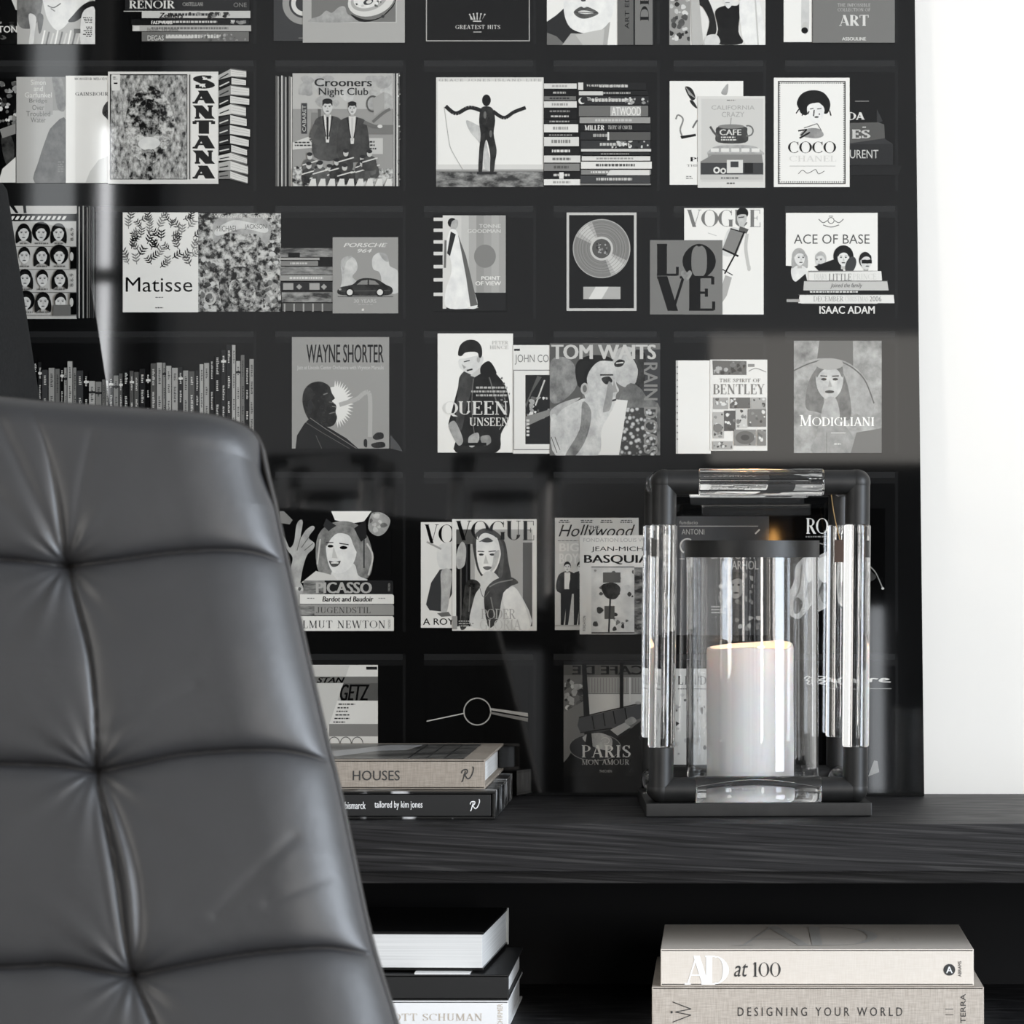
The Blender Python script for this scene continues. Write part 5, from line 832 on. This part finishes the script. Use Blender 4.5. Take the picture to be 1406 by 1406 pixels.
for a, c in zip(rings, rings[1:]):
    for k in range(seg): bm.faces.new((a[k], a[(k + 1) % seg], c[(k + 1) % seg], c[k]))
bm.faces.new(rings[0][::-1]); bm.faces.new(rings[-1]); obj('wax_body', bm, m_wax, can, True)
bm = bmesh.new(); tube(bm, [(0, 0, hc - .029), (.0006, 0, hc - .022), (.0015, 0, hc - .017)], .0011, 8); obj('wick', bm, mat('burnt_wick', .01, .9), can, True)
bm = bmesh.new(); lathe(bm, [(0, hc - .020), (.0028, hc - .017), (.0034, hc - .013), (.0022, hc - .007), (0, hc - .001)], 0, 0, 20); obj('flame', bm, mat('candle_flame', 0, 1, emit=(1, .5, .16), estr=14), can, True)
pl = bpy.data.lights.new('candle_glow', 'POINT'); pl.energy = .16; pl.color = (1, .5, .18); pl.shadow_soft_size = .006
po = bpy.data.objects.new('candle_glow', pl); COL.objects.link(po); po.parent = can; po.location = (.012, 0, hc - .004)
# bead chain and tag hanging from the back of the top bar
m_brass = mat('dull_brass', (.45, .30, .14), .35, metal=1)
ch = thing('bead_chain', 'fine brass bead chain with a small brown tag hanging inside the lantern', 'chain', at(1141, 676, 4.14))
n = 46; p0, p1 = at(1141, 676, 4.14), at(1153, 740, 4.14)
bm = bmesh.new(); off = []
for i in range(n):
    t = i / (n - 1); q = p0.lerp(p1, t) - p0; q.x -= .0012 * math.sin(t * math.pi)
    bmesh.ops.create_icosphere(bm, subdivisions=1, radius=.00078, matrix=Matrix.Translation(q))
obj('beads', bm, m_brass, ch, True)
a = p1 - p0; bm = bmesh.new(); box(bm, a.x - .006, a.x + .006, -.001, .001, a.z - .026, a.z - .001, .0008)
obj('leather_tag', bm, mat('brown_leather', (.06, .032, .02), .6), ch, True)
# ---------------------------------------------------------------- tufted leather chair
m_lea = noise_col(mat('charcoal_leather', .06, .42, spec=.7), 14, (.026, .0262, .0282), (.0325, .0325, .0345), lo=.3, hi=.7)
def leather_bump():
    N, L, b = nodes(m_lea); tc = N.new('ShaderNodeTexCoord'); v = N.new('ShaderNodeTexVoronoi'); v.inputs['Scale'].default_value = 900
    nz = N.new('ShaderNodeTexNoise'); nz.inputs['Scale'].default_value = 18; nz.inputs['Detail'].default_value = 3
    b1 = N.new('ShaderNodeBump'); b1.inputs['Strength'].default_value = .25; b1.inputs['Distance'].default_value = .0003
    b2 = N.new('ShaderNodeBump'); b2.inputs['Strength'].default_value = .35; b2.inputs['Distance'].default_value = .004
    L.new(tc.outputs['Object'], v.inputs['Vector']); L.new(tc.outputs['Object'], nz.inputs['Vector'])
    L.new(nz.outputs['Fac'], b2.inputs['Height']); L.new(v.outputs['Distance'], b1.inputs['Height']); L.new(b2.outputs[0], b1.inputs['Normal']); L.new(b1.outputs[0], b.inputs['Normal'])
    b.inputs['Roughness'].default_value = .47
leather_bump()
YC = 3.05                                             # the back leans away from the room: deeper at its top
def chair_Y(py): return YC - (py - 545) / 861 * .106
EDGE = [(352, 600), (360, 640), (372, 690), (390, 775), (415, 890), (445, 1020), (458, 1070), (480, 1175), (505, 1290), (540, 1406), (575, 1530), (605, 1660)]
SEAMH = [[(-300, 765), (-150, 768), (0, 768), (88, 775), (150, 770), (230, 759), (300, 755), (350, 758), (400, 775)], [(-300, 1045), (0, 1049), (80, 1052), (131, 1058), (180, 1050), (250, 1036), (340, 1030), (400, 1032), (460, 1048)], [(-300, 1330), (0, 1328), (80, 1325), (150, 1336), (183, 1339), (260, 1324), (340, 1310), (430, 1302), (470, 1304), (525, 1316)], [(-300, 1612), (150, 1610), (235, 1622), (400, 1600), (620, 1598)]]
BUT = [(90, 775), (131, 1057), (181, 1339), (236, 1622), (-190, 768), (-165, 1050), (-135, 1335)]
SEAMV = [[(93, 775), (110, 840), (125, 900), (133, 980), (131, 1057)], [(131, 1057), (148, 1130), (163, 1200), (172, 1270), (181, 1339)], [(181, 1339), (205, 1390), (222, 1440), (232, 1530), (236, 1622)],
         [(-190, 768), (-170, 900), (-165, 1050)], [(-165, 1050), (-140, 1190), (-135, 1335)]]
SEAMV0 = [(30, 540), (62, 600), (80, 680), (90, 775)]
def interp(pts, x, k=0):
    if x <= pts[0][k]: return pts[0][1 - k]
    for a, b in zip(pts, pts[1:]):
        if x <= b[k]:
            t = (x - a[k]) / (b[k] - a[k]); return a[1 - k] + (b[1 - k] - a[1 - k]) * t
    return pts[-1][1 - k]
SH = [catmull(s, 6, False) for s in SEAMH]; SV = [catmull(s, 6, False) for s in SEAMV]; SV0 = catmull(SEAMV0, 6, False); ED = catmull(EDGE, 6, False)
def seg_dist(pts, x, y):
    best = 1e9
    for a, b in zip(pts, pts[1:]):
        dx, dy = b[0] - a[0], b[1] - a[1]; l2 = dx * dx + dy * dy or 1
        t = min(1, max(0, ((x - a[0]) * dx + (y - a[1]) * dy) / l2)); d = math.hypot(x - a[0] - dx * t, y - a[1] - dy * t)
        best = min(best, d)
    return best
def relief(x, y):
    """how far the leather stands out of the seam plane, in photo pixels at the chair"""
    dh = min(abs(y - interp(s, x)) for s in SH)
    h = 13 * (1 - math.exp(-dh / 9.0)) + 15 * (1 - math.exp(-dh / 75.0)) - 7 * math.exp(-(dh / 3.0) ** 2)
    # the fold under each seam, softer than the roll above it
    dv = 1e9
    for i, s in enumerate(SV):
        if s[0][1] - 60 < y < s[-1][1] + 60: dv = min(dv, seg_dist(s, x, y))
    if dv < 1e8: h -= 9 * math.exp(-dv / 14.0) + 6 * math.exp(-(dv / 2.6) ** 2)
    d0 = seg_dist(SV0, x, y); k0 = min(1, max(0, (y - 560) / 160)); h -= (9 * math.exp(-d0 / 12.0) + 3 * math.exp(-(d0 / 4) ** 2)) * k0
    for bx, by in BUT:
        dx, dy = x - bx, y - by; d = math.hypot(dx, dy)
        if d < 260:
            a = math.atan2(dy, dx)
            h -= 13 * math.exp(-d / 22.0)
            fold = (.55 * math.cos(9 * a + .6 + bx * .01) + .45 * math.cos(15 * a + bx)) * math.exp(-d / 62.0) * (1 - math.exp(-d / 9.0))
            h += 3.6 * fold * (.35 + .65 * abs(math.sin(a)))
    # double pleat below the second button
    if 1060 < y < 1345:
        x0 = interp(SV[1], y, 1); w = math.sin((y - 1060) / 285 * math.pi) ** .7
        for off, amp in ((13 * w + 2, 4.5), (-11 * w - 2, 2.2), (25 * w + 3, 2.2)): h += amp * w * (1 if off != 25 * w + 3 else -1) * math.exp(-((x - x0 - off) / 5.0) ** 2)
    # drag lines across the lower right panels
    for (ax, ay, bx, by, wd, amp) in ((300, 1255, 405, 1150, 9, 2.6), (370, 1240, 450, 1205, 8, 2.2), (150, 1010, 270, 945, 10, 2.0), (0, 575, 75, 735, 10, 4), (-40, 640, 70, 750, 12, 3), (130, 600, 100, 740, 8, 2.5)):
        h -= .55 * amp * math.exp(-(seg_dist([(ax, ay), (bx, by)], x, y) / wd) ** 2)
    return h
def edge_x(y):
    if y < 600:
        t = min(1, max(0, (600 - y) / 56.0)); return 352 - 56 * (1 - math.sqrt(max(0, 1 - t * t))) - 0 * t
    return interp(ED, y, 1)
TOP = catmull([(-330, 528), (-100, 535), (0, 541), (60, 547), (140, 553), (220, 559), (270, 563), (300, 568), (328, 578), (345, 591), (352, 604)], 6, False)
ch_o = thing('tufted_chair', 'charcoal leather chair with a deep buttoned high back, nearest the camera', 'chair', at(60, 1400, YC - .03) * 1)
ch_o.location.z = 0
def cw(x, y, out):
    """chair surface point: photo position, pushed toward the room by out photo pixels"""
    v = at(x, y, chair_Y(y)); c = Vector((0, 0, CZ)); d = Vector((.02, -1, .10)).normalized()
    return v + d * (out / F * YC) - ch_o.location
NX, NY = 240, 540; bm = bmesh.new(); grid = []
us = [i / NX for i in range(NX + 1)]
for j in range(NY + 1):
    row = []
    y = 541 + (1660 - 541) * (j / NY) ** 1.0
    for i in range(NX + 1):
        u = us[i] ** .9
        yy = y
        xr = edge_x(max(yy, 604)); x = -330 + (xr + 330) * u
        # fold the straight top row onto the rounded top outline
        ytop = interp(TOP, min(x, 352)); k = max(0, 1 - (y - 541) / 150.0)
        yy = y + (ytop - 541) * k
        din = xr - x; dt = yy - ytop
        h = relief(x, yy)
        e1 = min(1, din / 115.0); rise = math.sqrt(max(0, 1 - (1 - e1) ** 2))
        e2 = min(1, max(0, dt) / 42.0); rise2 = math.sqrt(max(0, 1 - (1 - e2) ** 2))
        row.append(bm.verts.new(cw(x, yy, (h + 52) * min(rise, 1) * (.25 + .75 * rise2) - 52)))
    grid.append(row)
for a, b in zip(grid, grid[1:]):
    for i in range(NX): bm.faces.new((a[i], b[i], b[i + 1], a[i + 1]))
bk = obj('backrest', bm, m_lea, ch_o, 'all')
# shell behind the leather: follows the outline, 6 cm thick
m_shell = mat('dark_brown_leather_edge', (.022, .019, .017), .5)
out_l = [(x, y) for x, y in TOP if x < 350] + [(edge_x(y), y) for y in range(606, 1661, 12)]
bm = bmesh.new(); lay = []
for out, ins in ((-51, 1), (-58, -1.5), (-112, 0), (-140, 22), (-146, 60)):
    r = []
    for x, y in out_l + [(-330, 1660)]:
        f = 1 - ins / 420.0; r.append(bm.verts.new(cw(-330 + (x + 330) * f if True else x, 1660 + (y - 1660) * (1 - ins / 1100.0), out)))
    lay.append(r)
for a, b in zip(lay, lay[1:]):
    for i in range(len(a) - 1): bm.faces.new((a[i], a[i + 1], b[i + 1], b[i]))
bm.faces.new(lay[-1]); obj('back_shell', bm, m_shell, ch_o, True)
bm = bmesh.new(); tube(bm, [cw(x, y, -51) for x, y in out_l], .0021, 10); obj('piping', bm, m_shell, ch_o, True)
for bx, by in BUT:
    bm = bmesh.new(); bmesh.ops.create_uvsphere(bm, u_segments=16, v_segments=10, radius=.0042, matrix=Matrix.Translation(cw(bx, by, relief(bx, by) + 1)) @ Matrix.Diagonal((1, .5, 1, 1)))
    obj('button', bm, m_lea, ch_o, 'all')
def skin_out(x, y):
    e1 = min(1, max(0, edge_x(max(y, 604)) - x) / 115.0); rise = math.sqrt(max(0, 1 - (1 - e1) ** 2)); return (relief(x, y) + 52) * rise - 52
for s in SH[:4] + SV:
    pts = [(x, y) for x, y in s if x < edge_x(max(y, 604)) - 3]
    bm = bmesh.new(); tube(bm, [cw(x, y, skin_out(x, y) + .6) for x, y in pts], .0010, 8); obj('seam', bm, m_shell, ch_o, True)
# seat and base below the frame
c0 = at(130, 1406, YC - .1); L_ = ch_o.location
bm = bmesh.new(); box(bm, c0.x - .27 - L_.x, c0.x + .27 - L_.x, YC - .62 - L_.y, YC - .1 - L_.y, .34, .44, .03, 4); obj('seat', bm, m_lea, ch_o, True)
bm = bmesh.new(); x = c0.x - L_.x; y = YC - .33 - L_.y; tube(bm, [(x, y, .03), (x, y, .35)], .025, 20); obj('pedestal', bm, m_black_metal, ch_o, True)
for k in range(4):
    a = math.pi / 4 + k * math.pi / 2; bm = bmesh.new(); tube(bm, [(x, y, .045), (x + .28 * math.cos(a), y + .28 * math.sin(a), .014)], [.018, .011], 14); obj('foot', bm, m_black_metal, ch_o, True)
# ---------------------------------------------------------------- table lamp on the sideboard, its shade rising behind the chair
m_felt = noise_col(mat('charcoal_shade_fabric', .012, .9, spec=.2), 420, (.0105, .0104, .0102), (.0155, .0154, .0151), (1, 1, .6), bump=.15)
YLAMP = 4.135
a, b = at(7, 252, YLAMP), at(63, 632, YLAMP)
lx = b.x - .185
lp = thing('table_lamp', 'table lamp with a tapered charcoal fabric shade, standing on the sideboard behind the chair', 'lamp', (lx, YLAMP, zt + .0004))
r0, r1, za, zb_ = b.x - lx, a.x - lx, b.z - zt, a.z - zt
bm = bmesh.new(); lathe(bm, [(r0 - .003, za), (r0, za), (r0, za + .004), (r1, zb_ - .006), (r1 - .004, zb_), (r1 - .008, zb_ - .003), (r0 - .005, za + .003)], 0, 0, 96, True); obj('lamp_shade', bm, m_felt, lp, True)
bm = bmesh.new(); lathe(bm, [(0, 0), (.085, 0), (.085, .012), (.03, .022), (.012, .03), (.012, zb_ - .06), (0, zb_ - .06)], 0, 0, 48); obj('lamp_base', bm, m_black_metal, lp, True)
bm = bmesh.new()
for k in range(3):
    q = k * 2.0944; rr = r1 + (r0 - r1) * .16 - .006; tube(bm, [(.008 * math.cos(q), .008 * math.sin(q), zb_ - .065), (rr * math.cos(q), rr * math.sin(q), zb_ - .05)], .0022, 8)
obj('shade_carrier', bm, m_black_metal, lp, True)
bm = bmesh.new(); bmesh.ops.create_uvsphere(bm, u_segments=24, v_segments=16, radius=.028, matrix=Matrix.Translation((0, 0, zb_ - .11))); obj('bulb', bm, mat('unlit_bulb', (.8, .8, .78), .3), lp, 'all')
# ---------------------------------------------------------------- furniture the print mirrors, behind and beside the camera
tb = thing('console_table', 'long narrow black table beside the camera carrying two lanterns', 'table', (-.7, .6, 0))
bm = bmesh.new(); box(bm, -.85, .38, -.24, .24, .85, .89, .003); obj('table_top', bm, m_wood, tb, True)
for sx in (-.8, .33):
    for sy in (-.2, .2):
        bm = bmesh.new(); box(bm, sx - .025, sx + .025, sy - .025, sy + .025, .0005, .85, .002); obj('leg', bm, m_wood, tb, True)
def copy_thing(o, loc, rz, label, skip=()):
    r = o.copy(); COL.objects.link(r); r.location = loc; r.rotation_euler = (0, 0, rz); r['label'] = label; r['group'] = 'lanterns on the console table'
    for k in list(o.children):
        if k.type == 'MESH' and not k.name.startswith(skip or ('zzz',)):
            q = k.copy(); COL.objects.link(q); q.parent = r
    return r
copy_thing(lan, (-.875, .62, .8905), .12, 'black pipe lantern on the long table beside the camera, farther from the middle')
copy_thing(lan, (-.49, .62, .8905), -.08, 'black pipe lantern on the long table beside the camera, nearer the middle')
cb = thing('cabinet', 'tall black cabinet against the wall behind the camera', 'cabinet', (.35, YB + .02, 0))
bm = bmesh.new(); box(bm, -.42, .45, 0, .4, .0005, 1.38, .003); obj('body', bm, m_wood, cb, True)
for a in (-.41, .02):
    bm = bmesh.new(); box(bm, a, a + .42, .4005, .418, .05, 1.36, .002); d = obj('door', bm, m_wood, cb, True)
    bm = bmesh.new(); x = a + (.38 if a < 0 else .04); tube(bm, [(x, .43, .7), (x, .43, .86)], .005, 10); obj('handle', bm, m_black_metal, d, True)

st = thing('side_table', 'small black side table behind the camera with a glass vase and an added glowing tube', 'table', (.43, -.85, 0))
bm = bmesh.new(); box(bm, -.16, .16, -.1, .1, .47, .50, .002); obj('table_top', bm, m_wood, st, True)
for sx in (-.14, .14):
    for sy in (-.08, .08):
        bm = bmesh.new(); box(bm, sx - .012, sx + .012, sy - .012, sy + .012, .0005, .47, .001); obj('leg', bm, m_wood, st, True)
tl = thing('glow_tube', 'added glowing white tube on the small side table behind the camera', 'lamp', (.381, -.85, .5005))  # invented glowing tube, unseen; makes the upright bright streak in the print
bm = bmesh.new(); lathe(bm, [(0, 0), (.024, 0), (.024, .02), (0, .02)], 0, 0, 32); obj('lamp_base', bm, m_black_metal, tl, True)
bm = bmesh.new(); lathe(bm, [(0, .0205), (.019, .0205), (.019, .49), (.015, .495), (0, .495)], 0, 0, 32); obj('glow_cylinder', bm, mat('glowing_white_tube', (.6, .6, .6), .5, emit=(.9, .95, 1), estr=6), tl, True)
gv = thing('glass_vase', 'clear glass vase beside the glowing tube on the small side table', 'vase', (.465, -.85, .5005))
bm = bmesh.new(); lathe(bm, [(0, 0), (.036, 0), (.043, .01), (.043, .225), (.047, .24), (.043, .24), (.039, .222), (.039, .02), (0, .018)], 0, 0, 64); obj('vase_body', bm, m_crystal, gv, True)
fs = thing('added_candlestick', 'added tall black floor candlestick with one lit candle behind the camera', 'candlestick', (.117, -.85, 0))  # invented stand, unseen; its flame puts a warm spot in the print
bm = bmesh.new(); lathe(bm, [(0, .0005), (.1, .0005), (.1, .012), (.012, .02), (.008, .04), (.008, .98), (.03, 1.0), (.03, 1.012), (0, 1.012)], 0, 0, 40); obj('stand', bm, m_black_metal, fs, True)
bm = bmesh.new(); lathe(bm, [(0, 1.0125), (.016, 1.0125), (.016, 1.145), (.01, 1.149), (0, 1.146)], 0, 0, 32); obj('wax_body', bm, m_wax, fs, True)
bm = bmesh.new(); lathe(bm, [(0, 1.150), (.009, 1.157), (.0125, 1.168), (.008, 1.184), (0, 1.202)], 0, 0, 20); obj('flame', bm, mat('tall_candle_flame', 0, 1, emit=(1, .5, .14), estr=24), fs, True)
